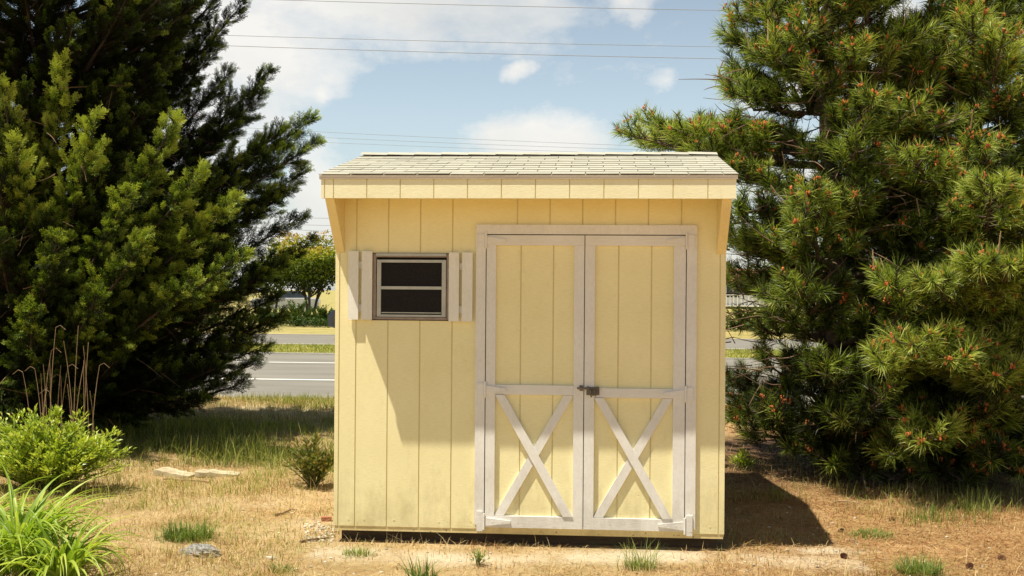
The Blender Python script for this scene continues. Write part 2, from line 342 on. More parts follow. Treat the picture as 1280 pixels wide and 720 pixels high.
tag(mb.build('dry_grass', M['straw']), 'short straw coloured dead grass covering the yard', 'grass', kind='stuff')
# fallen pine straw lying flat
mb = MB(); x, y = scatter(150000, -4, 7.5, -1.6, 4.2); k = outside(x, y) & wedge(x, y) & (rng.random(len(x)) < np.clip(.22+.3*(x-1.2), .14, 1)*np.clip(1.1-1.1*sandmask(x, y), 0.05, 1)); x, y = x[k], y[k]; n = len(x)
P = P3(x, y)+np.array([0, 0, 1])*rng.uniform(.002, .014, n)[:, None]; az = rng.random(n)*6.283; L = rng.uniform(.04, .11, n)
d = np.stack([np.cos(az), np.sin(az), rng.normal(size=n)*.08], -1)*L[:, None]; w = np.stack([-np.sin(az), np.cos(az), 0*az], -1)*.0013
V = np.stack([P-w, P+w, P+d+w, P+d-w], 1); mb.add(V, np.arange(4*n).reshape(-1, 4), np.repeat(np.clip(.22+rng.normal(size=n)*.28, 0, 1), 4))
tag(mb.build('pine_straw', M['straw']), 'fallen reddish pine needles lying on the ground', 'pine straw', kind='stuff')
# wisps of taller dead grass, curled leaves and twiglets
mb = MB(); x, y = scatter(9000, -5, 7, -1.5, 5); k = outside(x, y) & wedge(x, y) & (rng.random(len(x)) < np.clip(fbm(x+4, y, 1.7)*3.2-1.3, .05, 1)); x, y = x[k], y[k]
blades(mb, P3(x, y), rng.uniform(.04, .15, len(x)), .0022, .8, tone=np.clip(.55+.4*rng.random(len(x)), 0, 1), seg=3)
tag(mb.build('dry_wisps', M['straw']), 'thin pale wisps of dead grass standing above the short lawn', 'grass', kind='stuff')
mb = MB(); x, y = scatter(5200, -4.5, 7, -1.5, 4.5); k = outside(x, y) & wedge(x, y) & (rng.random(len(x)) < np.clip(fbm(x, y+7, 2.3)*3-1.1, .06, 1)); x, y = x[k], y[k]; n = len(x)
P = P3(x, y)+[0, 0, .006]; az = rng.random(n)*6.283; L = rng.uniform(.012, .035, n)[:, None]; d = np.stack([np.cos(az), np.sin(az), rng.normal(size=n)*.3], -1)*L; w = np.stack([-np.sin(az), np.cos(az), rng.normal(size=n)*.4], -1)*L*rng.uniform(.12, .5, n)[:, None]
V = np.stack([P-d*.5, P+w*.5+[0, 0, .004], P+d*.5, P-w*.5+[0, 0, .003]], 1); mb.add(V, np.arange(4*n).reshape(-1, 4), np.repeat(rng.random(n), 4))
tag(mb.build('leaf_litter', M['litter']), 'scattered brown leaf scraps and twig bits on the yard', 'leaf litter', kind='stuff')
# green grass: patches in the yard, tall in the cypress shade, verge
mb = MB(); x, y = scatter(120000, -5.5, 7.5, -1.6, 8.8); k = outside(x, y) & wedge(x, y)
den = np.clip(fbm(x+9, y, 1.3)*4-np.where(x < 0, 1.35, 2.0), 0, 1)*np.clip(1-1.6*sandmask(x, y), 0, 1)*np.where(x > 2.4, .55, 1); k &= rng.random(len(x)) < den; x, y = x[k], y[k]
blades(mb, P3(x, y), rng.uniform(.02, .075, len(x)), .004, .7, tone=np.clip(.3+.65*rng.random(len(x)), 0, 1))
x, y = scatter(17000, -4.6, .15, 2.55, 4.9); k = clear(x, y) & (rng.random(len(x)) < np.clip(fbm(x, y, 1.8)*2.6-.65, 0.05, 1)); x, y = x[k], y[k]
blades(mb, P3(x, y), (.06+.22*rng.random(len(x))**2.5)*(.35+1.1*vnoise(x, y, 1.5)), .0045, .8, tone=np.clip(.05+.95*rng.random(len(x))**2, 0, 1), seg=3)  # tall blades toned darker, adding to the cypress shade
x, y = scatter(26000, -5.0, .1, 4.9, 8.85); k = (rng.random(len(x)) < np.clip(fbm(x, y, 1.2)*3.4-1.2, 0.04, 1)); x, y = x[k], y[k]
blades(mb, P3(x, y), rng.uniform(.04, .14, len(x)), .006, .5, tone=np.clip(.3+.5*rng.random(len(x)), 0, 1))
x, y = scatter(2600, -2.9, -.9, .7, 2.5); k = clear(x, y) & (rng.random(len(x)) < np.clip(fbm(x, y, 2.2)*3-1.0, 0.05, 1)); x, y = x[k], y[k]
blades(mb, P3(x, y), rng.uniform(.05, .17, len(x)), .0035, .7, tone=np.clip(.45+.5*rng.random(len(x)), 0, 1), seg=3)
x, y = scatter(5000, 2.6, 6.5, .6, 2.2); k = (rng.random(len(x)) < np.clip(fbm(x, y, 2.5)*3.4-1.55, 0.01, 1)); x, y = x[k], y[k]
blades(mb, P3(x, y), rng.uniform(.04, .16, len(x)), .004, .5, tone=np.clip(.2+.6*rng.random(len(x)), 0, 1), seg=3)
x, y = scatter(60000, -18, 30, Y3+.2, Y4-.2); blades(mb, np.stack([x, y, 0*x], -1), rng.uniform(.03, .10, len(x)), .02, .6, tone=np.clip(.45+.5*fbm(x, y, .8)+rng.normal(size=len(x))*.12, 0, 1), seg=1)
tag(mb.build('green_grass', M['grass']), 'patchy green grass, taller in the shade of the cypress', 'grass', kind='stuff')
def tussock(px, py, r, h, n, label, lean=.6, tone=(.2, .9), w=.005, name='grass_tuft', mat='tuft'):
    p = gr(px, py); a = rng.random(n)*6.283; rr = r*np.sqrt(rng.random(n))
    off = np.stack([np.cos(a)*rr, np.sin(a)*rr*.8, 0*a], -1); q = MB()
    blades(q, off, rng.uniform(.25, 1, n)*h, w, lean, tone, seg=4, az=a+rng.normal(size=n)*.9)
    m_ = n//4; a = rng.random(m_)*6.283; rr = r*1.35*np.sqrt(rng.random(m_)); blades(q, np.stack([np.cos(a)*rr, np.sin(a)*rr, 0*a], -1), rng.uniform(.3, 1, m_)*h, w*.7, lean*1.8, (.9, 1.), seg=4)
    o = q.build(name, M[mat]); o.location = (p[0], p[1], gz(p[0], p[1])); tag(o, label, 'grass tuft', 'grass tufts in the yard'); return o
tussock(235, 671, .155, .135, 520, 'round dark green grass tuft just behind the grey stone', .75)
tussock(800, 707, .10, .20, 130, 'wispy pale grass tuft in front of the right-hand door', .8, (.4, 1), .0035)
tussock(1148, 714, .12, .13, 330, 'low green grass tuft among the pine cones on the right', .9, (.3, 1))
tussock(528, 726, .07, .17, 70, 'dark coarse grass tuft at the bottom edge left of the doors', .8, (.1, .7), .007)
tussock(75+1015, 668, .14, .06, 260, 'flat green grass patch beside the fallen stick', 1.0, (.4, 1))
tussock(1160, 648, .16, .16, 110, 'thin tall grass tuft at the edge of the pine shade', .4, (.3, .9), .004)

tussock(1222, 640, .12, .22, 90, 'tall seedy grass tuft right of the low pine branch', .35, (.4, 1), .004)
tussock(350, 712, .06, .08, 90, 'small grass tuft at the bottom edge right of the stone', .7)
tussock(447, 690, .09, .07, 110, 'small yellowish grass tuft by the shed left front corner', .8, (.6, 1))
# ------------------------------------------------------------------ shed
W, D = 2.44, 2.44
shed = empty('garden_shed', (0, 0, 0), 'small pale yellow wooden shed with white double doors and overhanging roof', 'shed')
def siding(mb, gb, x0, x1, z0, z1, yf=0.0, th=.016, gxs=None, gw=.008, dep=.004):
    """grooved plywood sheet facing -y; boards in mb, the recessed groove bottoms in gb"""
    gs = [gx_ for gx_ in sorted(gxs) if x0+.006 < gx_ < x1-.006]
    gb.box(x0, x1, yf+dep, yf+th, z0, z1)
    e = [x0]+sum([[gx_-gw/2, gx_+gw/2] for gx_ in gs], [])+[x1]
    for a, b_ in zip(e[::2], e[1::2]): mb.box(a, b_, yf, yf+dep-.0005, z0, z1)
GX = [.028]+[.1346+.2032*k for k in range(0, 11)]+[2.405]
wl, gb = MB(), MB()
for a in ((0, .235, .078, 2.30), (.235, .735, .078, 1.375), (.235, .735, 1.80, 2.30), (.735, .95, .078, 2.30), (.95, 2.205, 1.93, 2.30), (2.205, W, .078, 2.30)):
    siding(wl, gb, *a, gxs=GX)
for a_ in np.diff(sorted(GX)).cumsum()+GX[0]-.10:
    for zz in (.115+random.random()*.01, 1.22+random.random()*.02):
        xx = a_+random.uniform(-.07, .07)
        if xx > .03 and (xx < .88 or xx > 2.28) and xx < 2.42: wl.prism([(xx+.004*math.cos(k), zz+.004*math.sin(k)) for k in np.linspace(0, 6.283, 7)[:-1]], -.0025, -.0005, 'y')
w_ = wl.build('front_wall', M['yellow'], shed); gb.build('groove', M['groove'], w_)
q = MB(); q.box(.006, W-.006, .004, .05, .048, .0775); q.box(.95, 2.205, -.004, .004, .062, .104); q.build('sill_beam', M['yellow_b'], shed)
q = MB()
# side and back walls
for xa, xb in ((0.0, .016), (W-.016, W)):
    q.prism([(.0165, .06), (D, .06), (D, 1.98), (.937, 2.46), (.0165, 2.28)], xa, xb, 'x')
q.box(.0165, W-.0165, D-.016, D, .06, 1.97); q.build('side_wall', M['yellow'], shed)
q = MB(); q.box(.02, W-.02, .06, D-.02, .05, .07); q.build('floor', M['interior'], shed)
for x0 in (0, W-.058):   # tapered wings that carry the overhang
    q = MB(); q.prism([(-.001, 1.80), (-.001, 2.27), (-.295, 2.21), (-.295, 2.118)], x0+.001, x0+.057, 'x'); q.build('wing_bracket', M['yellow_b'], shed)
for ys in (.10, D-.25):
    q = MB(); q.box(.03, W-.03, ys, ys+.10, -.06, .0495); q.build('skid', M['darkwood'], shed)
# soffit, fascia, drip edge
q = MB(); q.prism([(-.296, 2.16), (-.002, 2.222), (-.002, 2.235), (-.296, 2.173)], .058, W-.058, 'x'); q.build('soffit', M['yellow_b'], shed)
fb, fg = MB(), MB(); siding(fb, fg, -.016, W+.02, 2.118, 2.2318, -.326, .029, [.06+.2032*k for k in range(13)]+[.005], gw=.006)
f_ = fb.build('fascia', M['fascia'], shed); fg.build('groove', M['groove'], f_)
q = MB(); q.box(-.026, W+.028, -.3335, -.300, 2.232, 2.256); q.build('drip_edge', M['drip'], shed)
# roof
SL = math.atan2(2.532-2.268, .937+.332); cs, sn = math.cos(SL), math.sin(SL)
rf = MB(); rf.prism([(-.334, 2.254), (.937, 2.254+1.271*math.tan(SL)), (D+.1, 1.97), (D+.1, 1.955), (.937, 2.50), (-.334, 2.244)], -.018, W+.018, 'x')
for xx in (-.018, W+.002):
    rf.prism([(-.2965, 2.18), (.937, 2.42), (.937, 2.50), (-.2965, 2.244)], xx, xx+.016, 'x')
roof = rf.build('roof', M['drip'], shed)
sg = MB(); ncs = 10; exp = (1.3/cs)/ncs
for i in range(ncs+1):
    x = -.03-random.random()*.02-(.1 if i % 2 else 0)
    while x < W+.03:
        wd = .203; xa, xb = max(x+.0025, -.03), min(x+wd-.0025, W+.032); x += wd
        if xb-xa < .01: continue
        s0 = i*exp-.012+random.uniform(-.004, .004); s1 = s0+exp+.03
        if i == ncs: s1 = s0+.05
        if i == 0: s0 = .001
        lift = random.uniform(.008, .0105); l2 = lift+random.uniform(-.001, .001)
        def pt(s_, h): return (-.334+s_*cs-h*sn, 2.256+s_*sn+h*cs)
        V = []
        for xx, lf in ((xa, lift), (xb, l2)):
            for s_, h in ((s0, lf-.005), (s1, .001), (s1, .004), (s0, lf)):
                a_, b_ = pt(s_, h); V.append((xx, a_, b_))
        sg.add(V, [(0, 1, 2, 3), (7, 6, 5, 4), (0, 4, 5, 1), (1, 5, 6, 2), (2, 6, 7, 3), (3, 7, 4, 0)], random.random())
ph = 12; bl = math.hypot(D+.1-.937, .545)
for i in range(ph):       # rear slope
    for j in range(12):
        s0 = i/ph; ya, yb = .937+(D+.1-.937)*s0, .937+(D+.1-.937)*min(s0+1.2/ph, 1.02); za, zb = 2.523-.55*s0, 2.523-.55*min(s0+1.2/ph, 1.02)
        xa = -.03+j*.209; sg.add([(xa, ya, za+.004), (xa+.205, ya, za+.004), (xa+.205, yb, zb+.016), (xa, yb, zb+.016)], [(0, 1, 2, 3)], random.random())
sg.build('shingles', M['shingle'], roof)
rc = MB()
for j in range(13):
    xa = -.03+j*.192; h = random.uniform(0, .001)
    rc.add([(xa, .84, 2.522+h), (xa+.20, .84, 2.518+h), (xa+.20, .937, 2.545+h), (xa, .937, 2.55+h), (xa, 1.04, 2.497+h), (xa+.20, 1.04, 2.493+h)], [(0, 1, 2, 3), (3, 2, 5, 4)], random.random())
rc.build('ridge_cap', M['shingle'], roof)
# door frame
q = MB(); q.box(.895, .955, -.022, -.001, .108, 1.919); q.box(2.199, 2.261, -.022, -.001, .108, 1.919); q.box(.895, 2.261, -.0225, -.001, 1.920, 1.979); q.build('door_frame', M['white'], shed)
q = MB(); q.box(.90, 2.26, .05, .06, .07, 1.95); q.build('dark_backing', M['interior'], shed)  # black plate standing in for the darkness behind the doors
def door(x0, x1, st0, st1, rail, left):
    """a ledged leaf: grooved panel, white stiles and rails, crossed braces"""
    d_ = MB(); gd = MB(); siding(d_, gd, x0, x1, .112, 1.914, .004, .016, gxs=[xx+.0 for xx in ([1.175, 1.378] if left else [1.782, 1.985])])
    dr = d_.build('door', M['yellow'], shed); gd.build('groove', M['groove'], dr)
    for a, b_ in ((x0, st0), (st1, x1)):
        q = MB(); q.box(a, b_, -.018, .0035, .165, 1.85); q.build('stile', M['white'], dr)
    for z0, z1 in ((1.8505, 1.914), rail, (.092, .1645)):
        q = MB(); xa, xb = (x0, x1) if z1 != rail[1] else (st0+.0005, st1-.0005)
        q.box(xa, xb, -.0185 if z1 != rail[1] else -.0165, .0035, z0, z1); q.build('rail', M['white_h'], dr)
    for sg_ in (1, -1):
        q = MB(); zt, zb = rail[0]-.002, .167; w = .068
        xa, xb = (st0, st1) if sg_ == 1 else (st1, st0); dx = sg_*.055
        yf = -.0245 if sg_ == 1 else -.0125
        q.prism([(xa, zt), (xa+dx*1.1, zt), (xb, zb), (xb-dx*1.1, zb)][::sg_], yf, .0035, 'y')
        q.build('cross_brace', M['white'], dr)
    hx, s = (x0, 1) if left else (x1, -1)
    for hz, L in ((.128, .16), (rail[0]+.03, .13), (1.88, .12)):
        q = MB(); q.box(min(hx-s*.05, hx-s*.012), max(hx-s*.05, hx-s*.012), -.030, -.0226, hz-.06 if hz < .2 else hz-.04, hz+.065 if hz < .2 else hz+.04)
        q.tube([(hx-s*.004, -.028, hz-.05), (hx-s*.004, -.028, hz+.05)], .0075, 8)
        q.prism([(hx+s*.004, hz-.026), (hx+s*L, hz-.008), (hx+s*L, hz+.008), (hx+s*.004, hz+.026)][::s], -.0285, -.0190, 'y')
        for k in (.3, .7): q.ball((hx+s*L*k, -.0285, hz), .004, (1, .5, 1), seg=6)
        q.build('hinge', M['white_h'], dr)
    return dr
dl = door(.9605, 1.5695, 1.0195, 1.508, (.921, .981), True)
drr = door(1.5745, 2.1935, 1.636, 2.121, (.910, .968), False)
q = MB()   # barrel bolt: keeper, plate, bolt, curled handle
q.box(1.545, 1.566, -.024, -.0190, .950, .985); q.box(1.552, 1.562, -.036, -.024, .955, .98)
q.box(1.588, 1.668, -.0255, -.0190, .925, .975)
q.tube([(1.53, -.034, .967), (1.665, -.034, .967)], .006, 8); q.box(1.592, 1.604, -.042, -.025, .955, .98); q.box(1.652, 1.664, -.042, -.025, .955, .98)
q.tube([(1.61, -.036, .967), (1.612, -.05, .955), (1.615, -.05, .925), (1.62, -.045, .915)], .005, 7)
q.tube([(1.628, -.04, .962), (1.627, -.045, .925), (1.645, -.045, .92), (1.648, -.04, .96)], .004, 7)
q.build('barrel_bolt', M['rust'], drr)
# window
q = MB(); q.box(.236, .734, .03, .04, 1.37, 1.80); q.build('dark_backing', M['interior'], shed)  # black plate standing in for the darkness behind the window
q = MB(); x0, x1, z0, z1 = .243, .727, 1.381, 1.795
q.box(x0, x0+.018, -.010, .028, z0, z1); q.box(x1-.018, x1, -.010, .028, z0, z1); q.box(x0+.0185, x1-.0185, -.012, .028, z1-.022, z1); q.box(x0+.0185, x1-.0185, -.014, .028, z0, z0+.014)
win = q.build('window', M['win_trim'], shed)
q = MB(); fx0, fx1, fz0, fz1 = .266, .704, 1.398, 1.757
q.box(fx0, fx0+.026, -.006, .02, fz0, fz1); q.box(fx1-.026, fx1, -.006, .02, fz0, fz1); q.box(fx0+.0265, fx1-.0265, -.0065, .02, fz1-.017, fz1); q.box(fx0+.0265, fx1-.0265, -.0065, .02, fz0, fz0+.014)
q.box(fx0+.0265, fx1-.0265, -.009, .02, 1.571, 1.590); q.box(fx0+.03, fx1-.03, -.004, .006, 1.421, 1.427)
q.box(x0+.02, x1-.02, -.02, -.0125, z1-.014, z1+.002)
q.build('frame', M['alu'], win)
q = MB(); q.box(fx0+.027, fx1-.027, .002, .005, fz0+.0145, 1.5705); q.build('pane', M['screen'], win)
q = MB(); q.box(fx0+.027, fx1-.027, .010, .013, 1.5905, fz1-.0175); q.build('pane', M['screen'], win)
for xs, sl in (((.089, .153, .174, .240), 0), ((.725, .789, .808, .874), -.006)):
    sh = bpy.data.objects.new('shutter', None); COL.objects.link(sh); sh.parent = shed
    for zz in (1.43, 1.70):
        q = MB(); q.box(xs[0]+.01, xs[3]-.01, -.0125, -.001, zz+sl, zz+.045+sl); q.build('batten', M['shutter'], sh)
    for a in (0, 2):
        q = MB(); q.box(xs[a], xs[a+1], -.032, -.013, 1.379+sl, 1.81+sl); q.build('slat', M['shutter'], sh)
# ------------------------------------------------------------------ small things on the ground
def lump(name, px, py, r, sq, mat, label, cat, group=None, jit=.5, seg=12, rz=0, dz=0):
    p = gr(px, py); q = MB(); q.ball((0, 0, 0), r, sq, jit, seg); o = q.build(name, M[mat]); o.location = (p[0], p[1], gz(p[0], p[1])+r*sq[2]*.3+dz); o.rotation_euler = (0, 0, rz)
    return tag(o, label, cat, group)
lump('stone', 251, 692, .115, (1, .6, .42), 'stone', 'lumpy speckled grey stone in front of the green grass tuft', 'stone', jit=.32, seg=24)
def slab(px, py, L, w, h, rz, label, seed):
    rr = random.Random(seed); p = gr(px, py); q = MB(); n = 9; top = []
    for i in range(n):
        u = -L/2+L*i/(n-1); ww = w/2*(1-.5*rr.random()*(i in (0, n-1)))
        top.append((u, -ww*rr.uniform(.93, 1.04), ww*rr.uniform(.93, 1.04), h*rr.uniform(.8, 1.1)*(1-.45*i/(n-1))))
    V = [];
    for u, a, b_, hh in top: V += [(u, a, 0), (u, a, hh*.9), (u, b_, hh), (u, b_, 0)]
    Fc = [(4*i+j, 4*i+(j+1) % 4, 4*(i+1)+(j+1) % 4, 4*(i+1)+j) for i in range(n-1) for j in range(4)]+[(3, 2, 1, 0), (4*n-4, 4*n-3, 4*n-2, 4*n-1)]
    q.add(V, Fc); o = q.build('wood_slab', M['oldwood']); o.location = (p[0], p[1], gz(p[0], p[1])+.0); o.rotation_euler = (0, .02, rz); tag(o, label, 'wood slab', 'split wood slabs at the shade edge')
slab(219, 593, .34, .15, .065, -.25, 'pale split wood slab, left of the pair by the shaded grass', 1)
slab(272, 594, .36, .15, .05, .12, 'thin darker split wood slab, right of the pair by the shaded grass', 2)
for i, (px, py, r, lb) in enumerate([(px_, py_, r__*.62, l__) for px_, py_, r__, l__ in [(1115, 650, .036, 'reddish open pine cone, the farthest one, on sunlit pine straw'), (1052, 662, .031, 'small dark pine cone close to the tip of the shed shadow'), (1056, 696, .034, 'dark pine cone below the shed shadow, leftmost of the near ones'),
                                 (1211, 707, .036, 'dark pine cone right of the low green grass tuft'), (1251, 698, .034, 'dark pine cone nearest the right edge of the yard'), (1034, 668, .026, 'smallest pine cone lying at the very edge of the shed shadow')]]):
    q = MB(); ax = norm(rng.normal(size=3)*[1, 1, .35])
    A = norm(np.cross(ax, [.1, .2, 1])); B = np.cross(ax, A); n = 90
    q.ball((0, 0, 0), r*.45, (1, 1, 1), seg=6, tone=0)
    for k in range(n):
        s_ = k/n; a = k*2.4; rad = r*.95*math.sin(math.pi*(.12+.8*s_))**.7; c_ = ax*(s_-.5)*2*r
        o_ = math.cos(a)*A+math.sin(a)*B; tng = -math.sin(a)*A+math.cos(a)*B
        tip = c_+o_*rad+ax*r*.25; q.add([c_-tng*r*.06, c_+tng*r*.06, tip+tng*r*.22, tip+ax*r*.12, tip-tng*r*.22], [(0, 1, 2, 3, 4)], random.random())
    o = q.build('pine_cone', M['cone']); p = gr(px, py); o.location = (p[0], p[1], gz(p[0], p[1])+r*.6); tag(o, lb, 'pine cone', 'pine cones on the ground')
def stick(px0, py0, px1, py1, r, label, mat='stalk', arc=.02):
    a, b_ = gr(px0, py0), gr(px1, py1); n = 9; P = np.array([a+(b_-a)*i/(n-1) for i in range(n)]); P[:, 2] = gz(P[:, 0], P[:, 1])+r+arc*np.sin(np.linspace(0, np.pi, n)); P[:, :2] += rng.normal(size=(n, 2))*.008
    o0 = P[0].copy(); q = MB(); q.tube(P-o0, np.linspace(r, r*.5, n), 6); o = q.build('stick', M[mat]); o.location = o0; tag(o, label, 'stick', 'sticks lying in the yard')
stick(1040, 629, 1082, 633, .007, 'pale bent stick lying before the pine shade'); stick(1058, 674, 1072, 680, .005, 'short pale stick between the pine cones')
stick(346, 641, 372, 634, .008, 'brown stick left of the shed corner', 'deadtwig', .005); stick(374, 674, 412, 668, .009, 'brown stick pointing at the shed left corner', 'deadtwig', .004)
stick(205, 598, 262, 603, .008, 'thin stick lying in front of the split wood slabs', 'stalk', .004)
q = MB(); p = gr(408, 646); q.box(-.035, .035, -.02, .02, 0, .03); o = q.build('brick_piece', basic('brick', (.30, .12, .07), (.40, .18, .10), 20, .9, .003)); o.location = (p[0], p[1], gz(p[0], p[1])); o.rotation_euler = (0, 0, .3); tag(o, 'small broken brick piece against the shed left corner', 'brick piece')
# crumbled stones by the left corner (uncountable rubble)
q = MB(); 
for k in range(420):
    if k < 150: p = gr(random.uniform(380, 418), random.uniform(650, 672))
    else: p = gr(random.uniform(150, 1250), random.uniform(600, 719))
    if not outside(p[0], p[1]): continue
    r = random.uniform(.004, .014); q.ball((p[0], p[1], gz(p[0], p[1])+r*.3), r, (1, .8, .6), .5, 6, random.random())
tag(q.build('gravel', M['pebble']), 'scattered pale pebbles and crumbs in the dry yard', 'pebbles', kind='stuff')
lump('stone', 338, 693, .032, (1, .7, .4), 'pebble', 'small pale stone right of the grey stone', 'stone', seg=8)
# ------------------------------------------------------------------ leafy plants
def leaves(mb, P, Dn, L, wd, tone, fold=.25, curl=.15):
    """pointed oval leaves: 6 verts, 4 faces folded on the midrib"""
    n = len(P); Dn = norm(Dn); S_ = norm(np.cross(Dn, rnd_dir(n)*.45+np.array([0, 0, 1.]))); N_ = np.cross(S_, Dn)
    L = np.broadcast_to(L, (n,))[:, None]; w = np.broadcast_to(wd, (n,))[:, None]
    c0 = P; c1 = P+Dn*L*.5-N_*L*curl*.3; c2 = P+Dn*L-N_*L*curl
    l1 = c1-S_*w/2+N_*w*fold; r1 = c1+S_*w/2+N_*w*fold
    V = np.stack([c0, l1, c1, r1, c2], 1).reshape(-1, 3); b0 = (np.arange(n)*5)[:, None, None]
    Fc = (np.array([(0, 2, 1), (0, 3, 2), (1, 2, 4), (2, 3, 4)])[None]+b0).reshape(-1, 3)
    mb.add(V, Fc, np.repeat(np.broadcast_to(tone, (n,)), 5))
def bush(name, base, rx, ry, h, nstem, per, L, mat, label, cat, tone=(.3, 1), flat=.6, group=None, stemmat='stem', zb=.1):
    o = empty(name, (base[0], base[1], gz(base[0], base[1])), label, cat, group)
    st, lf = MB(), MB()
    for i in range(nstem):
        a = random.random()*6.283; rr = math.sqrt(random.random()); zt = h*(1-flat*rr**2)*random.choice((.62, .75, .88, .95, 1.0, 1.18))
        tip = np.array([math.cos(a)*rr*rx, math.sin(a)*rr*ry, zt]); mid = tip*np.array([.45, .45, .5]); ts = np.linspace(0, 1, 6)[:, None]
        P = (1-ts)**2*np.array([tip[0]*.1, tip[1]*.1, 0])+2*ts*(1-ts)*mid+ts**2*tip
        st.tube(P, np.linspace(.006, .0018, 6), 4)
        t0 = zb+(1-zb)*rng.random(per)**.6; idx = t0*5; i0 = np.minimum(idx.astype(int), 4); fr = (idx-i0)[:, None]
        C_ = P[i0]*(1-fr)+P[i0+1]*fr; ax = norm(tip-mid)[None]
        sp = rnd_dir(per); sp[:, 2] = np.abs(sp[:, 2])*.6+.1
        leaves(lf, C_+sp*rng.uniform(0, .05, per)[:, None], sp+ax*.9, rng.uniform(.7, 1.2, per)*L, L*.42, np.clip(rng.uniform(*tone, per)*(.45+.55*t0), 0, 1))
    st.build('stem', M[stemmat], o); lf.build('foliage', M[mat], o); return o
p = gr(58, 615); bush('leafy_shrub', (p[0], p[1]), .66, .42, .53, 170, 66, .046, 'privet', 'bright yellow-green leafy shrub behind the strap-leaved clump', 'shrub', (.5, 1), .45)
p = gr(2, 560); bush('leafy_shrub', (p[0], p[1]), .35, .35, .52, 40, 55, .035, 'bgleaf', 'darker small shrub at the left edge under the cypress', 'shrub', (.3, 1), .5)
p = gr(392, 606); bush('weedy_bush', (p[0], p[1]), .24, .2, .36, 30, 26, .055, 'weed', 'low brownish green weedy bush at the shed left wall', 'weed', (.4, 1), .35)
p = gr(597, 706); bush('seedling', (p[0], p[1]), .03, .03, .075, 8, 9, .026, 'tuft', 'tiny leafy seedling in the sand in front of the left door', 'weed', (.4, 1), .5)
p = gr(925, 590); bush('seedling', (p[0]+.05, p[1]+.2), .10, .1, .17, 12, 16, .045, 'privet', 'bright green sprout behind the shed right corner', 'weed', (.5, 1), .5)
p = gr(130, 700)
def lily(px, py, n, L, label, rs):
    global rng; p = gr(px, py); o = empty('strap_leaved_plant', (p[0], p[1], gz(p[0], p[1])), label, 'plant', 'strap-leaved clumps at the left corner'); q = MB()
    for i in range(n):
        a = random.random()*6.283; r0 = random.random()*rs; b0 = np.array([math.cos(a)*r0, math.sin(a)*r0, 0]); a += random.uniform(-.5, .5)
        d = np.array([math.cos(a), math.sin(a), 0]); LL = L*random.uniform(.6, 1.1); el = random.uniform(1.0, 1.5); bend = random.uniform(1.2, 3.1); sdv = np.array([-d[1], d[0], 0]); w = random.uniform(.015, .028)
        c_ = b0.copy(); m_ = 11; V = []; tn = []; tt = random.uniform(.25, .95); tw = random.uniform(-.5, .5)
        for k in range(m_+1):
            s_ = k/m_; ww = w*min(1, .6+2*s_)*(1-s_**2.5)+.0008; e = el-bend*s_**1.5
            nn = np.array([-d[0]*math.sin(e), -d[1]*math.sin(e), math.cos(e)]); s2 = sdv*math.cos(tw*s_)+nn*math.sin(tw*s_)
            V += [c_-s2*ww/2+nn*ww*.25, c_, c_+s2*ww/2+nn*ww*.25]; tn += [tt*(.6+.4*s_)]*3
            c_ = c_+(d*math.cos(e)+np.array([0, 0, 1])*math.sin(e))*LL/m_
        q.add(V, [(3*k+j, 3*k+j+1, 3*k+j+4, 3*k+j+3) for k in range(m_) for j in (0, 1)], tn)
    q.build('leaf_blades', M['lily'], o, smooth=True); return o
lily(20, 715, 240, .66, 'big arching clump of long strap leaves in the bottom left corner', .14)
lily(75, 735, 150, .52, 'smaller front clump of strap leaves nearest the bottom edge', .10)
lily(-30, 690, 130, .62, 'strap-leaved clump half cut off by the left edge', .12)
p = at(102, 520, 2.6); o = empty('dry_stalks', (p[0], p[1], 0), 'tall thin dry brown stalks standing before the dark cypress', 'dry weeds'); q = MB(); lf = MB()
for k in range(22):
    x0 = random.uniform(-.45, .12); h = random.uniform(.7, 1.4); ln = random.uniform(-.07, .07); ts = np.linspace(0, 1, 7)
    P = np.stack([x0+ln*ts**2*h*1.4, random.uniform(-.15, .15)+0*ts, h*ts*(1-.1*ts)], -1); q.tube(P, np.linspace(.0042, .0022, 7), 4)
    if k % 3 == 0:
        e = P[-1]; q.tube([e, e+[.04*np.sign(ln), 0, .02], e+[.09*np.sign(ln), 0, -.02]], .002, 4)
q.build('stalk', M['stalk'], o)
